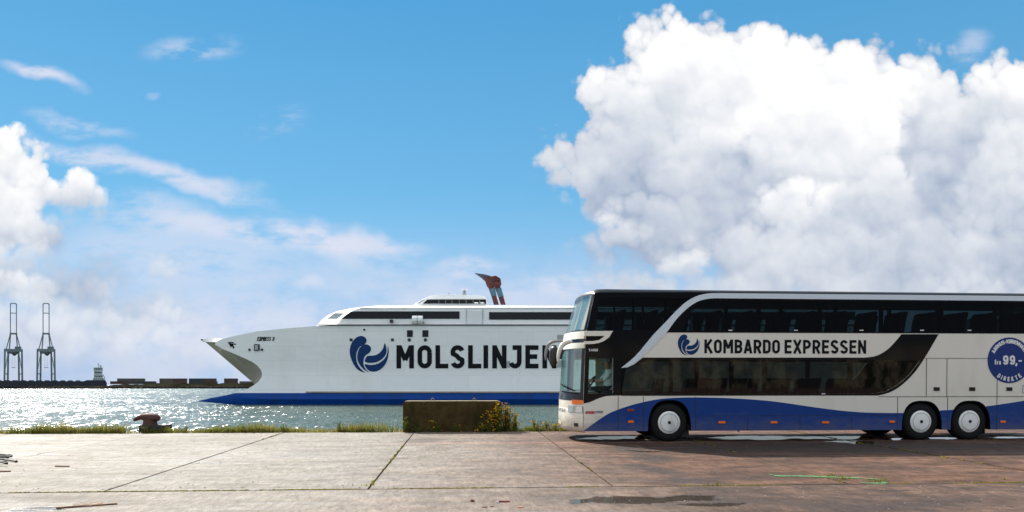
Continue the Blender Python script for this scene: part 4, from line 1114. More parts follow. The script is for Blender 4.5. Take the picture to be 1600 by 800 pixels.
# lower glazing with its sweep up to the upper deck at the back
sweep = [(1407, 522.3), (1397.5, 534), (1384.5, 547), (1368, 556), (1350, 558.8)]
sweep2 = [(1350, 618.2), (1370, 618), (1388, 613.5), (1407, 602.5), (1427, 583), (1443, 560), (1465, 522.3)]
lowb = [(bxp(972), bzp(618.2)), (bxp(1350), bzp(618.2))] + [bp(p.x, p.y) for p in spline([(a, b, 0) for a, b in sweep2[1:]], 4)] + [bp(p.x, p.y) for p in spline([(a, b, 0) for a, b in sweep], 4)] + [(bxp(1004), bzp(559)), (bxp(991), bzp(569.3)), (bxp(980), bzp(574.5)), (bxp(972), bzp(574.5))]
skin([lowb, lo_open], 'lower_window_surround', M['black'], .006)
# panes: one tinted sheet per glazing
def pane(lp, name, m, lift=.003, far=True):
    mb = MB(); mb.prism([lp], .012, .012, back=False); o = mb.build(name, m, coach)
    if far: mb = MB(); mb.prism([lp], W-.015, W-.015, back=False); mb.build(name, m, coach)
    return o
# cut the long panes where the photograph shows posts
def strip(lp, xs):
    """split a polygon at vertical lines x (simple clipping)"""
    def clip(poly, x, keep):
        out = []
        for i in range(len(poly)):
            a, b = poly[i], poly[(i+1) % len(poly)]
            ia, ib = (a[0] <= x) == keep or a[0] == x, (b[0] <= x) == keep or b[0] == x
            if ia: out.append(a)
            if ia != ib:
                t = (x-a[0])/(b[0]-a[0]); out.append((x, a[1]+(b[1]-a[1])*t))
        return out
    res = []; rest = lp
    for x in xs: res.append(clip(rest, x, True)); rest = clip(rest, x, False)
    return res + [rest]
ups = [bxp(a) for a in (1186, 1282, 1378, 1472, 1556)]
los = [bxp(a) for a in (1090, 1196, 1330)]
for lp in strip(up_open, ups): pane(lp, 'upper_window', M['tint'])
pane(up_front, 'upper_window', M['tint'])
for lp in strip(lo_open, los): pane(lp, 'lower_window', M['tintlow'])
pane(drv, 'driver_window', mat_clear := M['clear'])
for yy in (.06, W-.12):
    mb = MB()
    for x in ups: mb.box((x-.05, yy, zu0), (x+.05, yy+.06, zu1))
    for x in (bxp(990), bxp(1040)): mb.box((x-.03, yy, zu0), (x+.03, yy+.06, zu1))
    for x in los: mb.box((x-.06, yy, bzp(617)), (x+.06, yy+.06, bzp(561)))
    mb.build('window_post', M['black'], coach)
# blue wave along the skirt
wave = [(912.5, 673), (925, 663.5), (947.5, 648), (965.4, 640), (986.5, 633), (1006, 628), (1025.5, 624.2), (1050, 621.8), (1087, 620.8), (1137, 622), (1186, 625), (1219, 628.5), (1251, 633.2), (1300, 640), (1345, 644.2), (1385, 645.2), (1412, 645.2), (1440, 644), (1468, 641.3), (1494, 639.8), (1541, 634.7), (1559, 632.3), (1600, 626)]
wv = [bp(p.x, p.y) for p in spline([(a, b, 0) for a, b in wave], 3)]
wv += [(LEN-.05, wv[-1][1]+.55)]
def arch_clip():
    """blue skin between wave and skirt, cut at the wheel openings"""
    seg = []; edges = [seam(SKIRT)] + [e for cx, r, zt in AR for e in (cx-r, cx+r)] + [LEN-.05]
    def wz(x): return lerp(wv, x)
    for a, b in zip(edges[0::2], edges[1::2]):
        xs = [a + (b-a)*i/24 for i in range(25)]
        seg.append([(a, SKIRT), (b, SKIRT)] + [(x, max(SKIRT+.005, wz(x))) for x in xs[::-1]])
    # pieces above the first arch where the blue passes over it
    cx, r, zt = AR[0]
    ar = fillet_arch(cx, r, SKIRT, zt)
    seg.append(ar + [(x, wz(x)) for x in [cx+r - 2*r*i/16 for i in range(17)]])
    for cx, r, zt in AR[1:]:
        arp = fillet_arch(cx, r, SKIRT, zt, 40)
        l = [p for p in arp if p[0] < cx and p[1] < wz(p[0])]; rr_ = [p for p in arp if p[0] > cx and p[1] < wz(p[0])]
        if len(l) > 1: seg.append(l + [(l[-1][0], wz(l[-1][0])), (cx-r-.0005, wz(cx-r))])
        if len(rr_) > 1: seg.append(rr_ + [(cx+r+.0005, wz(cx+r)), (rr_[0][0], wz(rr_[0][0]))])
    return seg
mb = MB()
for sg in arch_clip(): mb.prism([sg], -.004, 0, back=False)
mb.build('blue_wave_panel', M['blue'], coach)
# black lips of the wheel openings, and the wells behind
for cx, r, zt in AR:
    o_ = fillet_arch(cx, r+.0, SKIRT, zt, 28); i_ = fillet_arch(cx, r-.03, SKIRT, zt-.03, 28)
    mb = MB(); mb.prism([o_ + i_[::-1]], -.006, .03); mb.build('wheel_arch', M['lip'], coach)
    mb = MB(); pts = fillet_arch(cx, r+.02, SKIRT, zt+.02, 20)
    mb.grid([[(x, .04, z) for x, z in pts], [(x, 1.0, z) for x, z in pts]]); mb.add([(x, 1.0, z) for x, z in pts], [list(range(len(pts)))]); mb.build('wheel_well', M['lip'], coach)
# gaps between panels
mb = MB()
def gap(x0, y0, x1, y1, w=.012):
    if x0 == x1:
        x = bxp(x0); mb.box((x-w/2, -.0075, bzp(y1, x0)), (x+w/2, -.0002, bzp(y0, x0)))
    else:
        z = bzp(y0, (x0+x1)/2); mb.box((bxp(x0), -.0072, z-w/2), (bxp(x1), -.0002, z+w/2))
gap(965.6, 619.5, 965.6, 672); gap(1005, 619.5, 1005, 672); gap(1086.5, 620, 1086.5, 672)
gap(1168, 649, 1168, 672, .009); gap(1249.6, 649, 1249.6, 672, .009); gap(1330, 649, 1330, 672, .009); gap(1087, 649.4, 1401, 649.4, .008); gap(1402, 620, 1402, 672)
gap(1446.5, 560.5, 1446.5, 619); gap(1478.5, 560.5, 1478.5, 619); gap(1480, 620, 1480, 672); gap(1557, 560.5, 1557, 672)
gap(1444, 560, 1640, 560, .010); gap(1372, 619.6, 1640, 619.6, .012)
gap(1597, 602, 1597, 614, .008); gap(1597, 602, 1612, 602, .008); gap(1597, 614, 1612, 614, .008)
mb.build('panel_seam', M['seam'], coach)
gapm = MB()
for a in (1462.5, 1518, 1576):
    x = bxp(a); z = bzp(607.8, a); gapm = MB(); gapm.box((x-.085, -.018, z-.05), (x+.085, 0, z+.05)); h = gapm.build('hatch_handle', M['plastic'], coach, bevel=.012)
    g2 = MB(); g2.box((x-.055, -.024, z-.02), (x+.055, -.016, z+.02)); g2.build('handle_recess', M['black'], h)
for a, b, big in ((1127.6, 660, 1), (1209, 660, 1), (1289.6, 660, 1), (1393.5, 659, 0), (1566.5, 659, 0), (985.7, 659, 0)):
    x = bxp(a); z = bzp(b, a); mb = MB(); mb.box((x-.075-.02*big, -.022, z-.032), (x+.075+.02*big, 0, z+.032)); mb.build('side_marker', M['amber'], coach, bevel=.01)
x = bxp(985.5); z = bzp(641, 985); mb = MB(); mb.box((x-.09, -.02, z-.035), (x+.09, 0, z+.035)); mb.build('side_indicator', M['darkred'], coach, bevel=.01)
for a in (1140, 1242.5, 1344.5, 1439, 1513):
    x = bxp(a); z = bzp(516.3, a); mb = MB(); mb.box((x-.05, -.014, z-.012), (x+.05, 0, z+.012)); mb.build('window_label', M['whiteink'], coach)
x = bxp(1286); z = bzp(615.3, 1286); mb = MB(); mb.box((x-.05, -.014, z-.012), (x+.05, 0, z+.012)); mb.build('window_label', M['whiteink'], coach)

# front end: horizontal sections bowed in plan
ND = [(.28, .40), (.45, .435), (1.15, .435), (1.22, .41), (2.45, .385), (2.55, .37), (2.88, .32), (2.92, .31), (3.86, .24), (4.0, .22)]
def nose(z, t): return seam(z) - lerp(ND, z)*(1-abs(t)**2.7)
TS = [-1+2*i/40 for i in range(41)]
def nband(zs, name, m, out=0.0, t0=-1, t1=1, parent=coach, n=40, thick=.03, single=False):
    mb = MB(); rows = []
    for z in zs:
        r = []
        for i in range(n+1):
            t = t0+(t1-t0)*i/n
            r.append((nose(z, t)-out, W/2 + t*(W/2+out*.6), z))
        rows.append(r)
    mb.grid(rows)
    if not single:
        mb.grid([[(x+thick, y, z) for x, y, z in r] for r in rows], flip=True)
    return mb.build(name, m, parent, smooth=True, ang=30)
zb = [.262, .30, .38, .5, .7, .85, .92]
mb = MB(); rows = []
for z, o in ((.245, -.10), (.262, -.04), (.31, -.005), (.40, .01), (.6, .015), (.80, .012), (.89, -.005), (.93, -.03)):
    rows.append([(nose(z, t)-o, W/2 + t*(W/2+min(0, o)*.3), z) for t in TS])
mb.grid(rows); bumper = mb.build('front_bumper', M['cream'], coach, smooth=True, ang=40)
nband((.88, 1.0, 1.08), 'front_panel', M['cream'])
nband((1.08, 1.24), 'lower_front_trim', M['black'], .004)
# black corner panel between headlight and screen
WS0, WS1 = 1.25, 2.47
nband([WS0+(WS1-WS0)*i/8 for i in range(9)], 'windscreen', M['screen'], 0, -.93, .93, single=True)
for sg in (-1, 1): nband([1.2+(3.86-1.2)*i/14 for i in range(15)], 'front_corner_pillar', M['black'], .004, sg*.93, sg*1.0, n=5)
mbz = nband((WS0-.02, WS0+.05), 'windscreen_base', M['black'], .006)
# brow: cream band with a black slot, running back onto the sides
nband((2.45, 2.49, 2.55, 2.60), 'brow_band', M['cream'], .035); nband((2.60, 2.70), 'brow_slot', M['black'], .012); nband((2.70, 2.76, 2.82, 2.90), 'brow_band', M['cream'], .035)
nband((2.895, 2.93), 'screen_base', M['black'], .01)
sl_out = [(912, 517.4), (957, 517.4), (950.7, 527.7), (943, 533), (936, 536), (927, 537.6), (912, 538.3)]
sl_in = [(912, 525.2), (944, 525.2), (936, 531.4), (927, 533), (912, 533.5)]
mb = MB(); lp = [bp(a, b) for a, b in sl_out[:2]] + [bp(a, b) for a, b in sl_out[2:]]
mb.prism([lp, [bp(a, b) for a, b in sl_in][::-1]], -.035, -.004)
mb.build('brow_side', M['cream'], coach, bevel=.006)
# upper screen with a pale blind behind
nband([2.93+(3.84-2.93)*i/8 for i in range(9)], 'upper_windscreen', M['clear'], 0, -.93, .93, single=True)
mb = MB(); rows = []
for i in range(13):
    z = 2.96+.86*i/12; rows.append([(nose(z, t*.9)+.09 + .016*math.sin(t*120), W/2+t*W/2*.90, z) for t in [-1+2*j/160 for j in range(161)]])
mb.grid(rows); mb.build('front_blind', mat('pale blind', (.50, .48, .44), .9), coach, smooth=True, ang=60)
# roof
mb = MB(); rows = []
for s_, h in ((-.005, 3.82), (.0, 3.86), (.03, 3.925), (.09, 3.975), (.20, 4.005), (.45, 4.015), (1.5, 4.01), (LEN-1.2, 4.005), (LEN-.08, 4.0), (LEN-.02, 3.9)):
    r = []
    for t in TS:
        e = abs(t)
        x = nose(3.86, t)+s_ if s_ < 1 else s_
        z = min(h, 3.865 + (h-3.865)*(1-max(0, (e-.86)/.14)**2.2)) if h > 3.86 else h
        r.append((x, W/2+t*(W/2+.004), z))
    rows.append(r)
mb.grid(rows); roof = mb.build('roof', M['roofblack'], coach, smooth=True, ang=50)
mb = MB(); mb.box((bxp(935), .45, 4.0), (bxp(993), W-.45, 4.035)); mb.build('roof_hatch', M['roofblack'], roof, bevel=.012)
for a in (1043.5, 1063): mb = MB(); mb.prism([[(bxp(a)-.06, 4.0), (bxp(a)+.06, 4.0), (bxp(a)+.02, 4.09), (bxp(a)-.01, 4.09)]], .9, .96); mb.build('roof_aerial', M['plastic'], roof)
mb = MB(); mb.box((bxp(1118), .0, 3.895), (LEN-.05, .06, 3.93)); mb.build('roof_gutter', M['roofblack'], roof)
# rear and floors
mb = MB(); mb.box((LEN-.05, 0, SKIRT), (LEN, W, 3.9)); mb.build('rear_panel', M['cream'], coach)
mb = MB(); mb.box((.5, .06, .30), (WX[0]-.7, W-.06, .36)); mb.box((WX[0]+.7, .06, .30), (WX[1]-.7, W-.06, .36)); mb.box((WX[0]-.7, 1.05, .45), (WX[0]+.7, W-1.05, .50)); mb.box((WX[2]+.7, .06, .30), (LEN-.1, W-.06, .36))
mb.build('underfloor', M['plastic'], coach)
mb = MB(); mb.box((.55, .06, 1.0), (bxp(965), W-.06, 1.06)); mb.box((bxp(1444), .06, 1.12), (LEN-.1, W-.06, 1.18)); mb.box((WX[0]-.7, .06, 1.12), (WX[0]+.7, W-.06, 1.18)); mb.build('lower_floor', M['interior'], coach)
mb = MB(); mb.box((.62, .06, 2.25), (LEN-.1, W-.06, 2.45)); mb.build('upper_floor', M['interior'], coach)
mb = MB(); mb.box((.7, .06, 3.80), (LEN-.1, W-.06, 3.85)); mb.build('ceiling_lining', M['interior'], coach)
mb = MB(); mb.box((bxp(1436)+.1, .06, 1.1), (bxp(1436)+.16, W-.06, 2.3)); mb.build('bulkhead', M['interior'], coach)
# seats: two abreast either side of the gangway
def seat_mesh():
    mb = MB()
    mb.prism([[(0, .0), (.46, .0), (.52, .08), (.60, .70), (.66, .98), (.60, 1.02), (.52, .95), (.42, .20), (.36, .16), (.0, .14)]], .02, .44)
    mb.box((.1, .05, -.38), (.4, .12, 0)); mb.box((.1, .34, -.38), (.4, .41, 0)); return mb
proto = seat_mesh().build('seat', M['seat'], coach, bevel=.035)
first = True
for row in range(15):
    for c in (.12, .60, 1.50, 1.98):
        o = proto if first else proto.copy()
        if not first: C.objects.link(o)
        first = False; o.location = (.95 + row*.86, c, 2.60); o.scale.z = .88
for row in range(7):
    for c in (.12, .60, 1.50, 1.98):
        if row == 0 and c < 1: continue
        o = proto.copy(); C.objects.link(o); o.location = (2.4 + row*.92, c, .78); o.scale.z = .88
# driver's place
mb = MB(); mb.prism([[(0, 0), (.46, 0), (.55, .1), (.66, .72), (.68, .92), (.60, .94), (.54, .85), (.44, .18), (0, .14)]], .30, .82); ds = mb.build('driver_seat', M['seat'], coach, bevel=.04)
DX, DZ = bxp(944), 1.17
ds.location = (DX-.02, 0, DZ)
mb = MB(); mb.prism([[(.45, 1.0), (1.05, 1.0), (1.05, 1.18), (.75, 1.34), (.45, 1.30)]], .12, W-.15); mb.build('dashboard', M['interior'], coach, bevel=.04)
st = MB(); cxw, czw = DX-.27, 1.52; tilt = Matrix.Rotation(math.radians(-58), 3, 'Y')
ringp = [tilt @ Vector((.23*math.cos(a*PI/12), .23*math.sin(a*PI/12), 0)) + Vector((cxw, .56, czw)) for a in range(25)]
st.tube(ringp, .018, 8, cap=False)
for a in (0, 8, 16): st.tube([ringp[a], Vector((cxw+.02, .56, czw-.02))], .014, 6)
st.tube([Vector((cxw, .56, czw)), Vector((cxw-.16, .56, 1.2))], .03, 8); st.build('steering_wheel', M['plastic'], coach, smooth=True)
# lamps of the front
for sg in (-1, 1):
    t0, t1 = (-.99, -.60) if sg < 0 else (.60, .99)
    nband((.985, 1.04, 1.10), 'front_indicator', M['amber'], .014, -.995 if sg < 0 else .74, -.74 if sg < 0 else .995, n=8)
    nband((.77, .84, .93), 'headlight', M['lens'], .022, -.985 if sg < 0 else .66, -.66 if sg < 0 else .985, n=8)
    nband((.76, .94), 'headlight_frame', M['shipgrey'], .016, -.996 if sg < 0 else .62, -.62 if sg < 0 else .996, n=8)
    nband((.40, .49), 'fog_lamp', M['plastic'], .018, -.90 if sg < 0 else .80, -.80 if sg < 0 else .90, n=4)
nband((.40, .50), 'number_plate', mat('plate yellow white', (.62, .55, .38), .5), .022, -.22, .22, n=6)
mb = MB()
word(mb, 'SETRA', 0, 1, 0, 1, .02, .2, .16, place=lambda a, b, o: (nose(.76+.09*b, -.5+.62*(a/3.3))-.02-o*.02, W/2+(-.5+.62*(a/3.3))*W/2, .76+.09*b)); mb.build('maker_lettering', M['greyink'], coach)
# wiper, resting low on the screen
mb = MB(); mb.tube([(nose(1.27, t)-.03, W/2+t*W/2, 1.24+.26*(1-abs(t+.2))) for t in (-.8, -.6, -.4, -.2)], .018, 6); mb.tube([(nose(1.3, t)-.035, W/2+t*W/2, 1.27+.05*(t+.9)) for t in (-.9, -.6, -.3)], .014, 6); mb.build('wiper', M['lip'], coach)
# mirrors on drooping arms
def at_bus(px, py, y):
    p = at_y(px, py, YB+y); return (p.x-XB, y, p.z-ZG)
def mirror(pts, rs, y, glasspts, gr, am='cream'):
    mb = MB(); P3 = [at_bus(a, b, yy) for (a, b), yy in zip(pts, y)]
    P3 = spline(P3, 4); R3 = []
    for i in range(len(P3)): u = i/(len(P3)-1)*(len(rs)-1); k = min(int(u), len(rs)-2); R3.append(rs[k]+(rs[k+1]-rs[k])*(u-k))
    mb.tube(P3, R3, 12, flat=1.5); o = mb.build('mirror_arm', M[am], coach, smooth=True, ang=60)
    mb = MB(); Q = spline([at_bus(a, b, yy) for (a, b), yy in glasspts], 3); mb.tube(Q, gr, 12, flat=1.6); mb.build('mirror_head', M['plastic'], o, smooth=True, ang=60)
mirror([(893, 534.0), (885, 535.5), (878.5, 539.5), (874.5, 547), (872.2, 557), (871.8, 566)], [.03, .05, .058, .055, .045, .02], [.12, .04, -.02, -.06, -.07, -.07], [((878.5, 546), -.04), ((877, 553), -.06), ((875.2, 561), -.06)], [.02, .04, .035]+[.03]*4)
mirror([(889, 534), (866, 535.5), (857.5, 540), (854, 547.5), (852.4, 557), (852.6, 565)], [.02, .032, .036, .034, .03, .015], [2.5, 2.62, 2.68, 2.7, 2.7, 2.7], [((866, 543), 2.68), ((865, 556), 2.7), ((864, 573), 2.7)], [.04, .08, .095, .095, .095, .085, .05], 'greyink')
# lettering
mb = MB(); x0, x1 = bxp(1100), bxp(1352); zl = bzp(552.4, 1220); hl = bzp(531, 1220)-zl
xm = bxp(1217.5); xn = bxp(1225)
word(mb, 'KOMBARDO', x0, xm, zl, hl, .006, .19, .14); word(mb, 'EXPRESSEN', xn, x1, zl, hl, .006, .19, .14); mb.build('side_lettering', M['ink'], coach)
mb = MB(); emblem(mb, bxp(1058), bxp(1092.5), bzp(555.5, 1075), bzp(522.3, 1075), -.006, 0); mb.build('swirl_emblem', M['navy'], coach)
mb = MB(); word(mb, 'S', bxp(919.8), bxp(922), bzp(549, 925), .065, .008, .22, .2); word(mb, '431', bxp(923.5), bxp(929), bzp(549, 925), .065, .008, .22, .2); word(mb, 'DT', bxp(930), bxp(934), bzp(549, 925), .065, .008, .22, .2); mb.build('small_lettering', M['whiteink'], coach)
mb = MB(); word(mb, 'INTERNET', bxp(914.5), bxp(930), bzp(646.6, 925), .07, .006, .24, .14, .25); mb.build('small_lettering', M['redink'], coach)
mb = MB(); word(mb, 'OMBORD', bxp(931), bxp(941.5), bzp(645.6, 936), .065, .006, .24, .14, .25); mb.build('small_lettering', M['greyink'], coach)
# round price sticker
cxr, czr = bp(1575.6, 563); rr = 35.3/59.2*1.04
mb = MB(); mb.prism([[(cxr+rr*math.cos(2*PI*i/64), czr+rr*math.sin(2*PI*i/64)) for i in range(64)]], -.009, 0, back=False); sticker = mb.build('price_roundel', M['roundel'], coach)
mb = MB()
def around(text, a0, a1, rad, h, top):
    n = len(text); ws = [(.2 if c == 'I' else WID.get(c, .62))*h for c in text]; g = .16*h; tot = sum(ws)+g*(n-1)
    span = math.radians(a1-a0)*rad; g = (span-sum(ws))/(n-1); cur = 0
    for ch, w in zip(text, ws):
        for k, s in enumerate(glyph(ch, w/h, .2)):
            def pl(a, b, o, cur=cur):
                if top: r_ = rad + b*h; an = math.radians(a0) - 0 ; ang = math.radians(a1) - (cur+a*h)/rad
                else: r_ = rad - b*h; ang = math.radians(a0) + (cur+a*h)/rad
                return (cxr+r_*math.cos(ang), -o, czr+r_*math.sin(ang))
            ribbon(mb, s, .25, pl, .011+.0006*k)
        cur += w+g
around('AARHUS-KØBENHAVN', 24, 157, rr*.745, rr*.17, True)
around('DIREKTE', 231, 309, rr*.92, rr*.19, False)
k = rr/35.3
word(mb, 'fra', cxr-24*k, cxr-14.2*k, czr-6.6*k, 7.2*k, .011, .24, .18)
word(mb, '99', cxr-10.5*k, cxr+9*k, czr-6.8*k, 14.4*k, .011, .22, .16)
word(mb, ',', cxr+9.6*k, cxr+13.4*k, czr-6.8*k, 14*k, .011, .2, .1); word(mb, '-', cxr+14*k, cxr+21*k, czr-6.8*k, 14*k, .011, .16, .1)
mb.build('roundel_lettering', M['whiteink'], sticker)
# wheels
def wheel_pair(cx, twin):
    for near_ in (True, False):
        y0, y1 = (.04, .36) if near_ else (W-.36, W-.04)
        if twin: y0, y1 = (.04, .64) if near_ else (W-.64, W-.04)
        c0 = (cx, 0, .505); R_ = .515
        pr = [(.27, .03), (.29, .005), (.36, -.008), (.43, 0), (.475, .02), (.502, .05), (R_, .09), (R_, .25)]
        prf = [(r, h) for r, h in pr] + [(.50, .29), (.46, .315), (.36, .32), (.27, .30)]
        mb = MB()
        if near_: mb.lathe([(r, y0+h) for r, h in prf], 48, 'Y', c0)
        else: mb.lathe([(r, y1-h) for r, h in prf], 48, 'Y', c0)
        if twin: mb.lathe([(r, (y0+.32+h if near_ else y1-.32-h)) for r, h in prf], 32, 'Y', c0)
        wl = mb.build('wheel', M['rubber'], coach, smooth=True, ang=30, recalc=True)
        if near_:
            mb = MB(); mb.lathe([(0, y0-.030), (.04, y0-.030), (.2, y0-.024), (.272, y0-.010), (.285, y0-.002), (.298, y0+.004), (.305, y0+.03)], 48, 'Y', c0); hc = mb.build('hub_cap', M['hub'], wl, smooth=True, ang=40, recalc=True)
            mb = MB(); mb.lathe([(0, y0-.046), (.036, y0-.046), (.042, y0-.038), (.042, y0-.02)], 20, 'Y', c0); mb.lathe([(.0, y0-.052), (.014, y0-.052), (.014, y0-.04)], 12, 'Y', c0); mb.build('hub_centre', M['plastic'], wl)
            mb = MB(); mb.lathe([(.228, y0-.0245), (.234, y0-.0275), (.240, y0-.0235)], 48, 'Y', c0); mb.build('hub_ring', M['greyink'], wl)
for cx, tw in zip(WX, (False, True, False)): wheel_pair(cx, tw)
mb = MB()
for cx in (WX[0], WX[1], WX[2]): mb.tube([(cx, .3, .5), (cx, W-.3, .5)], .09, 10)
mb.build('axle', M['plastic'], coach)
for a, zf in ((1076, .12), (1540, .16)):
    mb = MB(); mb.box((bxp(a), .06, zf), (bxp(a+1.5), .5, .45)); mb.build('mud_flap', M['plastic'], coach)
mb = MB(); mb.tube([(bxp(1160), .3, .29), (bxp(1161), .3, .24)], .03, 8); mb.build('drain_pipe', M['plastic'], coach)

# ------------------------------------------------------------------ the driver
def person_driver():
    root = empty('person', (XB+DX, YB+.56, ZG+DZ), 'seated driver in white shirt and grey cap with both hands on the coach steering wheel', 'person', rot=(math.atan(SL), 0, 0))
    # chains of (point, radius), body faces -x
    V = []; E = []; RD = []
    def chain(pts, start=None):
        prev = start
        for p, r in pts:
            V.append(p); RD.append(r); i = len(V)-1
            if prev is not None: E.append((prev, i))
            prev = i
        return prev
    pel = chain([((.22, 0, .22), .155)])
    sp1 = chain([((.25, 0, .38), .15)], pel); sp2 = chain([((.27, 0, .54), .165)], sp1); sp3 = chain([((.25, 0, .68), .145)], sp2)
    nk = chain([((.215, 0, .775), .062)], sp3)
    hd = chain([((.185, 0, .86), .085), ((.18, 0, .93), .098), ((.19, 0, 1.0), .075)], nk)
    for sg in (-1, 1):
        sh = chain([((.25, sg*.17, .68), .075)], sp3)
        chain([((.10, sg*.23, .50), .055), ((-.02, sg*.23, .43), .047), ((-.17, sg*.19, .43), .036), ((-.24, sg*.18, .44), .03)], sh)
        hp = chain([((.12, sg*.10, .19), .105)], pel)
        chain([((-.10, sg*.13, .21), .088), ((-.27, sg*.14, .22), .072), ((-.27, sg*.14, .02), .06), ((-.29, sg*.14, -.16), .045), ((-.38, sg*.14, -.18), .04)], hp)
    me = bpy.data.meshes.new('body'); me.from_pydata(V, E, [])
    o = bpy.data.objects.new('body', me); C.objects.link(o); o.parent = root
    md = o.modifiers.new('skin', 'SKIN')
    bm = bmesh.new(); bm.from_mesh(me); lay = bm.verts.layers.skin.verify()
    for v, r in zip(bm.verts, RD): v[lay].radius = (r, r*.95)
    bm.verts.ensure_lookup_table(); bm.verts[0][lay].use_root = True
    bm.to_mesh(me); bm.free(); o.modifiers.new('sub', 'SUBSURF').levels = 2; o.modifiers['sub'].render_levels = 2
    dg = bpy.context.evaluated_depsgraph_get(); dg.update(); m2 = bpy.data.meshes.new_from_object(o.evaluated_get(dg)); o.modifiers.clear(); o.data = m2
    for m in (M['skin'], M['shirt'], M['trousers']): m2.materials.append(m)
    for p in m2.polygons:
        c = p.center; p.use_smooth = True
        arm = abs(c.y) > .15 and c.z > .36
        if c.z > .74 or (arm and c.x < .03): p.material_index = 0
        elif c.z > .30: p.material_index = 1
        else: p.material_index = 2
    # face, hair and cap
    mb = MB(); mb.blob((.085, 0, .905), .022, 2, (1.1, .8, 1.2)); mb.blob((.19, .1, .91), .026, 2, (.7, .5, 1.2)); mb.blob((.19, -.1, .91), .026, 2, (.7, .5, 1.2)); mb.blob((.105, 0, .855), .028, 2, (.6, 1.2, .35)); mb.build('nose_and_ears', M['skin'], root, smooth=True)
    mb = MB()
    for sg in (-1, 1): mb.blob((.098, sg*.036, .93), .011, 1)
    mb.build('eye', M['ink'], root)
    mb = MB(); mb.blob((.20, 0, .96), .112, 3, (1.02, .95, .72)); mb.build('hair', M['greyink'], root, smooth=True)
    mb = MB(); mb.blob((.19, 0, 1.005), .118, 3, (1.06, .98, .55)); mb.blob((.09, 0, .985), .085, 2, (1.0, .9, .12)); mb.build('cap', M['cap'], root, smooth=True)
    # hands: palm, four fingers round the rim, thumb from the palm's side
    for sg in (-1, 1):
        mb = MB(); c = Vector((-.265, sg*.175, .435)); mb.blob(c, .042, 2, (1.0, .45, .8))
        for f in range(4):
            z = .025 - f*.017; L_ = (.9, 1, .95, .75)[f]
            mb.tube([c+Vector((-.02, 0, z)), c+Vector((-.055*L_, -sg*.008, z)), c+Vector((-.062*L_, -sg*.03, z-.004)), c+Vector((-.04, -sg*.04, z-.006))], [.0095, .009, .008, .006], 6)
        mb.tube([c+Vector((0, -sg*.012, .03)), c+Vector((-.025, -sg*.03, .045)), c+Vector((-.048, -sg*.035, .038))], [.011, .010, .007], 6)
        mb.build('hand', M['skin'], root, smooth=True)
    return root
person_driver()

# ------------------------------------------------------------------ things standing on the quay edge
random.seed(11)
def ground_at(px, Y):
    x = at_y(px, HOR, Y).x; return Vector((x, Y, gz(Y)))
# concrete block with rounded upper corners
BY = YE - .02
p = ground_at(706, BY); k = BY/FPX*1.003
bl = empty('concrete_block', p, 'dark mossy concrete block with rounded top corners and two lifting eyes at the quay edge', 'concrete block')
x0, x1 = ground_at(629.5, BY).x-p.x, ground_at(783, BY).x-p.x
ht = at_y(700, 626.3, BY).z - p.z
prof = [(x0, 0), (x1, 0)] + [(x1-.10+.10*math.cos(a*PI/12), ht-.10+.10*math.sin(a*PI/12)) for a in range(7)] + [(x0+.10+.10*math.cos(PI/2+a*PI/12), ht-.10+.10*math.sin(PI/2+a*PI/12)) for a in range(7)]
mb = MB(); mb.prism([prof], 0, .62); body = mb.build('block_body', M['block'], bl, bevel=.035, seg=3)
for px in (675.5, 741.5):
    xx = ground_at(px, BY).x-p.x; mb = MB(); mb.tube([(xx-.045, .3, ht-.02), (xx-.04, .3, ht+.05), (xx, .3, ht+.075), (xx+.04, .3, ht+.05), (xx+.045, .3, ht-.02)], .014, 8); mb.build('lifting_eye', M['hookiron'], bl, smooth=True)
# mooring bollard
YBo = YE + .25
p = ground_at(228, YBo)
bo = empty('mooring_bollard', p, 'rusty brown mooring bollard with a drooping horn on a low iron base', 'bollard')
k = YBo/1117
q = lambda px, py: ((px-232)*k, at_y(232, py, YBo).z - p.z)
mb = MB(); lp = [q(223.6, 675), q(261, 675), q(261, 664.2), q(224, 664.2)]; mb.prism([lp], -.12, .5); mb.build('base', M['iron'], bo, bevel=.01)
mb = MB(); za = q(232, 666)[1]; zb_ = q(232, 655)[1]
mb.lathe([(.235, za), (.215, za+.05), (.195, (za+zb_)/2), (.20, zb_)], 24, 'Z', (q(234, 0)[0], .2, 0)); mb.build('post', M['bollard'], bo, smooth=True)
# the head: a low wide casting, one end drawn out into a drooping horn
rows = []
for px, pt, pb in ((209.3, 655.5, 657.5), (210.5, 653.6, 658.8), (213, 651.8, 658.6), (217, 649.3, 657.2), (221, 647.2, 656.2), (226, 646.0, 658), (232, 645.6, 659.5), (238, 645.9, 660), (243, 646.9, 659.6), (246.5, 648.8, 658), (248.3, 651.2, 655.6)):
    x, zt = q(px, pt); zb2 = q(px, pb)[1]; c = (zt+zb2)/2; h = (zt-zb2)/2; wd = h*lerp([(209, 1.0), (220, 1.2), (232, 1.5), (248, 1.5)], px)
    rows.append([(x, .2+wd*math.cos(2*PI*i/18), c + h*math.copysign(abs(math.sin(2*PI*i/18))**.85, math.sin(2*PI*i/18))) for i in range(18)])
mb = MB(); mb.grid(rows, closed=True, flip=True); mb.add(rows[0], [list(range(18))]); mb.add(rows[-1], [list(range(18))[::-1]])
mb.build('head', M['bollard'], bo, smooth=True, ang=80, recalc=True)

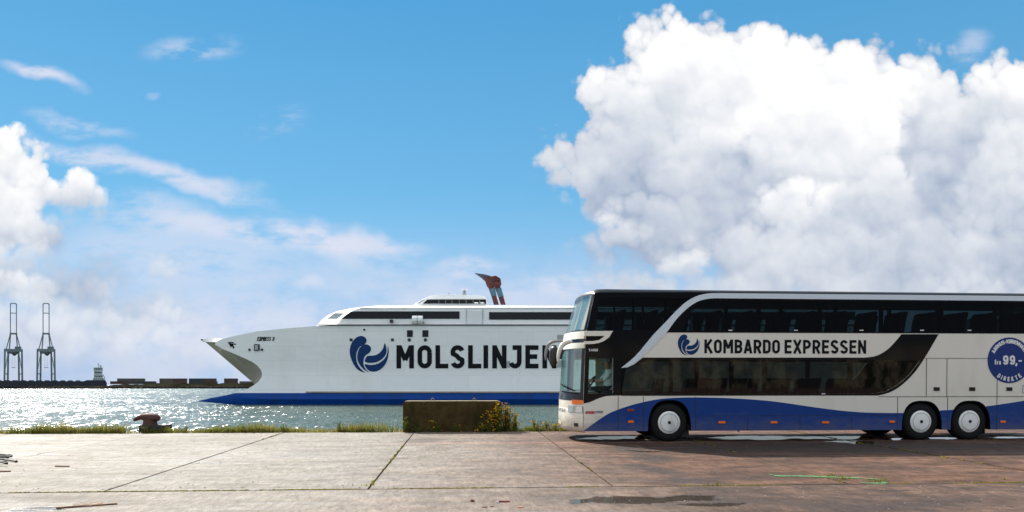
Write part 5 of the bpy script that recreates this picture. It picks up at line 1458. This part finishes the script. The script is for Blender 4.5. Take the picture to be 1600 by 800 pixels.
# ------------------------------------------------------------------ grass and weeds along the edge
from mathutils import noise as mn
def blade(mb, x, y, z, h, w, lean, az):
    dx, dy = math.cos(az), math.sin(az); sx, sy = -dy*w/2, dx*w/2
    m = (x+dx*lean*h*.4, y+dy*lean*h*.4, z+h*.6); t = (x+dx*lean*h, y+dy*lean*h, z+h*(1-.25*lean))
    mb.add([(x-sx, y-sy, z), (x+sx, y+sy, z), (m[0]+sx*.7, m[1]+sy*.7, m[2]), (m[0]-sx*.7, m[1]-sy*.7, m[2]), t], [(0, 1, 2, 3), (3, 2, 4)])
mb = MB(); md = MB()
def clump(x): return mn.noise(Vector((x*.55, 3.1, 0)))*.65 + mn.noise(Vector((x*1.9, 8.1, 0)))*.5
for i in range(34000):
    x = rnd(-19, 26); y = YE + .03 + abs(random.gauss(0, .22)); y = min(y, YQ-.03)
    pxx = 800 + FPX*(x*R.x+y*R.y)/(x*F.x+y*F.y)
    c = clump(x) + .30
    dens = 1.0
    if 196 < pxx < 222: dens = .12
    if 585 < pxx < 630: dens = .35
    if pxx > 890: c = c - .25
    if c < rnd(-.45, .40) or random.random() > dens: continue
    h = (.07 + .34*max(0, c)*random.random() + .12*random.random())*(1.2 if pxx < 200 else 1.0)*(.8 if pxx > 880 else 1)
    (md if random.random() < .16 else mb).cur = 0
    blade(md if random.random() < .16 else mb, x, y, gz(y)-.02, h*rnd(.7, 1.25), rnd(.009, .02), rnd(.1, .8), rnd(0, 2*PI))
tag(mb.build('grass', M['grass']), 'green grass tufts growing along the quay edge in front of the water', 'grass', kind='stuff')
for i in range(5000):
    x = rnd(-19, 26); y = YE + .02 + rnd(0, .3)
    if clump(x+7) < rnd(-.4, .5): continue
    blade(md, x, y, gz(y)-.02, rnd(.02, .09), rnd(.008, .016), rnd(.3, 1.0), rnd(0, 2*PI))
tag(md.build('dry_grass', M['drygrass']), 'dry brownish grass and dead stems low along the quay edge', 'grass', kind='stuff')
# tufts and moss in the joints
mb = MB()
def tuft(c, n, h, spread):
    for i in range(n):
        a = rnd(0, 2*PI); r = abs(random.gauss(0, spread)); blade(mb, c.x+math.cos(a)*r*1.6, c.y+math.sin(a)*r*.5, c.z-.01, h*rnd(.4, 1.2), rnd(.006, .014), rnd(.4, 1.3), rnd(0, 2*PI))
moss = MB()
def mossy(c, n, spread, h=.014):
    for i in range(n):
        a = rnd(0, 2*PI); r = abs(random.gauss(0, spread)); moss.blob((c.x+math.cos(a)*r*2.2, c.y+math.sin(a)*r*.35, c.z+.002), rnd(.010, .024), 1, (1.5, 1, .6), .3)
for px, py, n, h, sp in ((1280, 744, 16, .05, .04), (1296, 744.5, 46, .08, .08), (1316, 748.5, 50, .08, .08), (1376, 752.5, 60, .10, .09), (1121, 758.5, 36, .075, .06), (1144, 758, 18, .05, .04), (1165, 758.5, 20, .03, .08), (1038, 759.5, 18, .025, .06), (1080, 760.5, 18, .02, .08),
                      (1453, 711.5, 20, .05, .10), (1477, 716.5, 24, .05, .12), (1523, 725, 14, .04, .08), (1563, 731.5, 14, .04, .08), (1418, 753, 16, .03, .08), (1485, 752.5, 18, .03, .10), (1531, 752.5, 14, .03, .06), (1568, 749, 18, .06, .05), (1212, 722, 18, .03, .12), (1250, 734, 14, .02, .08),
                      (295, 769, 24, .035, .10), (332, 769.5, 14, .03, .06), (252, 771, 12, .02, .08), (615, 763, 16, .045, .05), (572, 759, 18, .05, .03), (893, 713, 12, .03, .04), (855, 680, 14, .04, .06)):
    tuft(gp(px, py), n, h, sp)
for px in range(-10, 1620, 6):
    c = Vector((at_y(px, HOR, YJ).x, YJ, gz(YJ)))
    v = mn.noise(Vector((c.x*.9, 1.7, 0))) + .15*(px < 520) + (.25 if 520 > px > 200 else 0) - (.25 if 700 < px < 860 else 0)
    if v > rnd(-.25, .25): mossy(c, 10, .035); tuft(c, 5, .024, .03)
for j in range(len(XJ)):
    for i in range(70):
        y = YJ + (YE-YJ)*random.random()
        v = mn.noise(Vector((XJ[j]*3.1, y*.6, 2.0))) + (.35 if abs(XJ[j]-gp(572, 768).x) < .1 else 0) + (.1 if XJ[j] > 4 else -.12)
        if v > rnd(-.05, .45):
            c = Vector((XJ[j], y, gz(y)))
            for q_ in range(4): moss.blob((c.x+rnd(-.025, .025), c.y+rnd(-.1, .1), c.z+.002), rnd(.010, .026), 1, (1, 1.5, .6), .3)
tag(mb.build('joint_grass', M['grass']), 'small grass tufts sprouting from the joints between the concrete slabs', 'grass', kind='stuff')
tag(moss.build('moss', M['moss']), 'yellow green moss filling the joints between the concrete slabs', 'moss', kind='stuff')
# gravel and flakes
mb = MB()
for i in range(700):
    c = gp(rnd(-20, 1620), rnd(676, 800)) if i % 3 else gp(rnd(-20, 1620), rnd(758, 778))
    mb.blob((c.x, c.y, c.z+.003), rnd(.004, .013), 1, (1.3, 1, .6), .3)
tag(mb.build('gravel', mat('loose gravel', (.30, .25, .21), .9, var=.6, vscale=40)), 'loose gravel and flakes scattered over the concrete slabs', 'gravel', kind='stuff')

# ------------------------------------------------------------------ yellow flowering weeds
def plant(px, Y, h, n, spread, label, bloom=1.0, dep=.12):
    c = ground_at(px, Y); r = empty('flowering_weed', c, label, 'wild plant', 'yellow flowering weeds along the quay edge')
    st = MB(); fo = MB(); fl = MB()
    for i in range(n):
        a = rnd(0, 2*PI); ln = abs(random.gauss(0, spread)); hh = h*rnd(.30, 1.05)
        b = Vector((rnd(-.05, .05), rnd(-.04, .04), -.02)); tp = Vector((math.cos(a)*ln, math.sin(a)*dep, hh*(1-.2*ln)))
        md_ = (b+tp)/2 + Vector((rnd(-.03, .03), 0, .06*hh)); pts = spline([b, md_, tp], 4); st.tube(pts, [.006]*3+[.005]*3+[.0035]*3, 4, cap=False)
        for k_ in range(int(16*hh/.6)+6):
            u = random.random()*.92; p_ = b.lerp(tp, u) + Vector((0, 0, .05*hh*math.sin(u*PI)))
            blade(fo, p_.x, p_.y, p_.z, rnd(.04, .10), rnd(.008, .018), rnd(.7, 1.6), rnd(0, 2*PI))
        if random.random() < bloom:
            for s_ in range(random.randint(1, 3)):
                e = tp + Vector((rnd(-.08, .08), rnd(-.05, .05), rnd(-.16, .03))); st.tube([tp.lerp(b, .18), e], [.003, .002], 3, cap=False)
                for f_ in range(random.randint(1, 4)):
                    fl.blob(e + Vector((rnd(-.025, .025), rnd(-.02, .02), rnd(-.012, .02))), rnd(.009, .017), 1, (1.2, 1.2, .7), .25)
    st.build('stem', M['stalk'], r); fo.build('foliage', M['foliage'], r)
    if fl.v: fl.build('blossom', M['yellow'], r)
yf = BY - .14
for px, Y, h, n, sp, lab, bl_ in (
    (779, yf, .95, 50, .15, 'tall yellow flowering weed against the block, the tallest before its right end', 1),
    (764, yf-.02, .66, 26, .13, 'yellow flowering weed in front of the block just beside the tallest weed', .9),
    (791, BY+.12, .88, 62, .15, 'bushy yellow flowering weed leaning out past the right end of the block', 1),
    (804, BY+.22, .60, 34, .16, 'thin yellow flowering weed standing clear of the block over the water', .9),
    (752, yf-.01, .34, 10, .12, 'low flowering weed before the block between the tall weeds and its middle', .6),
    (712, yf-.02, .26, 14, .18, 'low weed with hardly any blossom before the middle of the block', .15),
    (684, yf-.02, .42, 16, .16, 'knee-high green weed before the block with a few yellow heads', .3),
    (655, yf-.02, .24, 14, .18, 'low green weed before the block next to its left end', .1),
    (633, yf-.02, .50, 20, .10, 'green weed hugging the left corner of the block', .12),
    (835, YE+.25, .40, 14, .14, 'small yellow flowering weed in the grass nearest the block on the side of the coach', .6),
    (852, YE+.3, .32, 16, .16, 'low yellow flowering weed midway between block and coach', .9),
    (868, YE+.25, .30, 18, .16, 'low yellow flowering weed right in front of the coach nose', .9),
    (882, YE+.3, .30, 16, .16, 'low yellow flowering weed half hidden behind the coach bumper', .9),
    (530, YE+.2, .34, 16, .07, 'upright green weed in the grass left of the block', 0),
    (445, YE+.2, .26, 16, .16, 'bushy green weed in the grass in the middle of the gap between bollard and block', 0),
    (290, YE+.2, .22, 12, .12, 'small green weed just right of the bollard', .1)):
    plant(px, Y, h, n, sp, lab, bl_)
for px, h in ((236, .20), (245, .16), (228, .12)):
    pass

# ------------------------------------------------------------------ litter on the slabs
for i, (a, b, lab) in enumerate((((-14, 711), (16, 712.5), 'black iron rod at the back of the rod pile'), ((-16, 716), (19, 715.5), 'black iron rod second from the back of the rod pile'), ((-20, 722), (14, 719), 'black iron rod lying askew across the rod pile'),
                               ((-12, 718), (26, 722.5), 'black iron rod sticking out farthest from the rod pile'), ((-18, 727), (10, 724.5), 'black iron rod second from the front of the rod pile'), ((-20, 725), (11, 729), 'black iron rod at the front of the rod pile'))):
    p, q_ = gp(*a), gp(*b); up = Vector((0, 0, .02 + .02*(i % 3)))
    mb = MB(); d = (q_-p); mb.tube([p*0, d*.33+Vector((0, .01, .004)), d*.7+Vector((0, -.012, .01)), d], .017, 8); mb.tube([d-d.normalized()*.04, d], .024, 8)
    o = mb.build('iron_rod', M['iron']); o.location = p+up; tag(o, lab, 'iron rod', 'black iron rods in a pile on the slabs')
def litter(px, py, L_, w, h, ang, name, m, lab, cat, jit=.15, group=None):
    c = gp(px, py); mb = MB(); pts = []
    n = 6
    top = []; bot = []
    for i in range(n+1):
        u = i/n-.5; ww = w/2*(1-.5*abs(u)*2*rnd(.4, 1)); bot.append([(u*L_, s*ww, 0) for s in (-1, 1)]); top.append([(u*L_, s*ww*rnd(.6, .95), h*rnd(1-jit, 1+jit)) for s in (-1, 1)])
    rows = [[b_[0], t_[0], t_[1], b_[1]] for b_, t_ in zip(bot, top)]
    mb.grid(rows, closed=True); mb.add(rows[0], [(0, 1, 2, 3)]); mb.add(rows[-1], [(3, 2, 1, 0)])
    o = mb.build(name, m, recalc=True); o.location = c + Vector((0, 0, .003)); o.rotation_euler = (0, 0, ang); tag(o, lab, cat, group); return o
litter(97, 729.5, .28, .03, .02, -.1, 'wooden_stick', M['wood'], 'short weathered wooden stick lying alone on the pale slab', 'stick')
litter(2, 737.5, .30, .05, .02, .1, 'wooden_lath', M['wood'], 'brown wooden lath lying below the pile of iron rods', 'lath')
c = gp(138, 791)
bd = empty('broken_board', c + Vector((0, 0, .004)), 'splintered pale wooden board with peeled strips lying on the near apron', 'board', rot=(0, 0, .42))
mb = MB(); mb.box((-.36, -.06, 0), (.34, -.02, .022)); mb.build('board_edge', M['wood'], bd, bevel=.004)
for i in range(9):
    mb = MB(); a = rnd(-.22, .05); L_ = rnd(.12, .32); y = rnd(-.01, .13); mb.box((0, 0, 0), (L_, .018, .008)); o = mb.build('splinter', M['palewood'], bd); o.location = (a, y, rnd(.004, .03)); o.rotation_euler = (0, rnd(-.1, .05), rnd(-.35, .35))
litter(738, 784.5, .05, .045, .03, .3, 'brick_chip', M['brick'], 'smallest and roundest red brick chip, behind the long flat one', 'brick chip', group='brick chips on the near apron')
litter(788, 785, .15, .045, .022, .05, 'brick_chip', M['brick'], 'long flat red brick chip, largest of the chips on the near apron', 'brick chip', group='brick chips on the near apron')
litter(777, 786, .04, .03, .02, .3, 'plaster_chip', mat('white plaster', (.6, .58, .55), .9), 'white plaster chip touching the long brick chip', 'plaster chip')
litter(757, 793.5, .07, .03, .012, -.1, 'brick_chip', M['brick'], 'thin brick chip nearer the pale end of the trio of chips', 'brick chip', group='brick chips on the near apron')
litter(769, 792.5, .05, .028, .012, .2, 'brick_chip', M['brick'], 'thin brick chip lying just below the long flat chip', 'brick chip', group='brick chips on the near apron')
litter(814, 793.5, .08, .05, .012, .5, 'dry_leaf', M['leafdry'], 'curled orange dry leaf on the near apron', 'leaf')
litter(808, 795, .10, .03, .004, .1, 'dry_leaf', M['leafdry'], 'flat orange dry leaf beside the curled one', 'leaf')

# ------------------------------------------------------------------ unseen warehouse, added to darken what the coach's panes reflect
def reflection_brickmat():
    m = bpy.data.materials.new('reflection warehouse brick'); m.use_nodes = True; T = NT(m.node_tree); b = m.node_tree.nodes['Principled BSDF']
    co = T.new('ShaderNodeTexCoord').outputs['Object']; s = T.sep(co)
    br = T.new('ShaderNodeTexBrick'); T.put(br.inputs['Vector'], T.xyz(s[0], s[2])); br.inputs['Scale'].default_value = 2.0
    T.put(br.inputs['Color1'], (.16, .12, .07)); T.put(br.inputs['Color2'], (.34, .27, .17)); T.put(br.inputs['Mortar'], (.2, .18, .14))
    n = T.noise(T.v('MULTIPLY', co, (1, 1, .6)), .55, 5, .65)
    T.put(b.inputs['Base Color'], T.mix(T.sm(n, .40, .58), br.outputs[0], (.012, .011, .009))); b.inputs['Roughness'].default_value = .9; return m
wh = empty('reflection_warehouse', (15, -58, gz(-58)), 'unseen long brown brick warehouse with dark cladding, added for the coach window reflections', 'warehouse')
mb = MB(); mb.box((-60, -18, -1), (75, 0, 6)); wb = mb.build('reflection_warehouse_wall', reflection_brickmat(), wh)
mb = MB(); mb.box((-60, -18, 6), (75, .12, 14.2))
for i in range(90): mb.box((-60+1.5*i, .12, 6), (-59.6+1.5*i, .2, 14.2))
mb.build('cladding', mat('reflection warehouse dark slate', (.016, .022, .032), .7), wh)  # cladding of the unseen added warehouse
mb = MB(); mb.box((-61, -18.6, 14.2), (76, .6, 14.8)); mb.build('reflection_warehouse_eaves', M['shipdark'], wh)
mb = MB(); mb.add([(-61, .6, 14.8), (76, .6, 14.8), (76, -9, 18), (-61, -9, 18), (-61, -18.6, 14.8), (76, -18.6, 14.8)], [(0, 1, 2, 3), (3, 2, 5, 4), (0, 3, 4), (1, 5, 2)]); mb.build('roof', mat('reflection warehouse slate', (.06, .06, .065), .8), wh)  # roof of the unseen added warehouse
for x, w_, h_, m in ((-41, 4.2, 4.4, 'shipdark'), (-22, 1.2, 2.3, 'shipgrey'), (-9, 5, 4.6, 'wood'), (4, 3.6, 4.2, 'shipdark'), (17, 1.1, 2.2, 'wood'), (31, 5, 4.6, 'shipdark'), (48, 4, 4.4, 'wood'), (60, 1.2, 2.2, 'shipgrey')):
    mb = MB(); mb.box((x, 0, -.1), (x+w_, .08, h_)); mb.build('loading_door', M[m], wb)
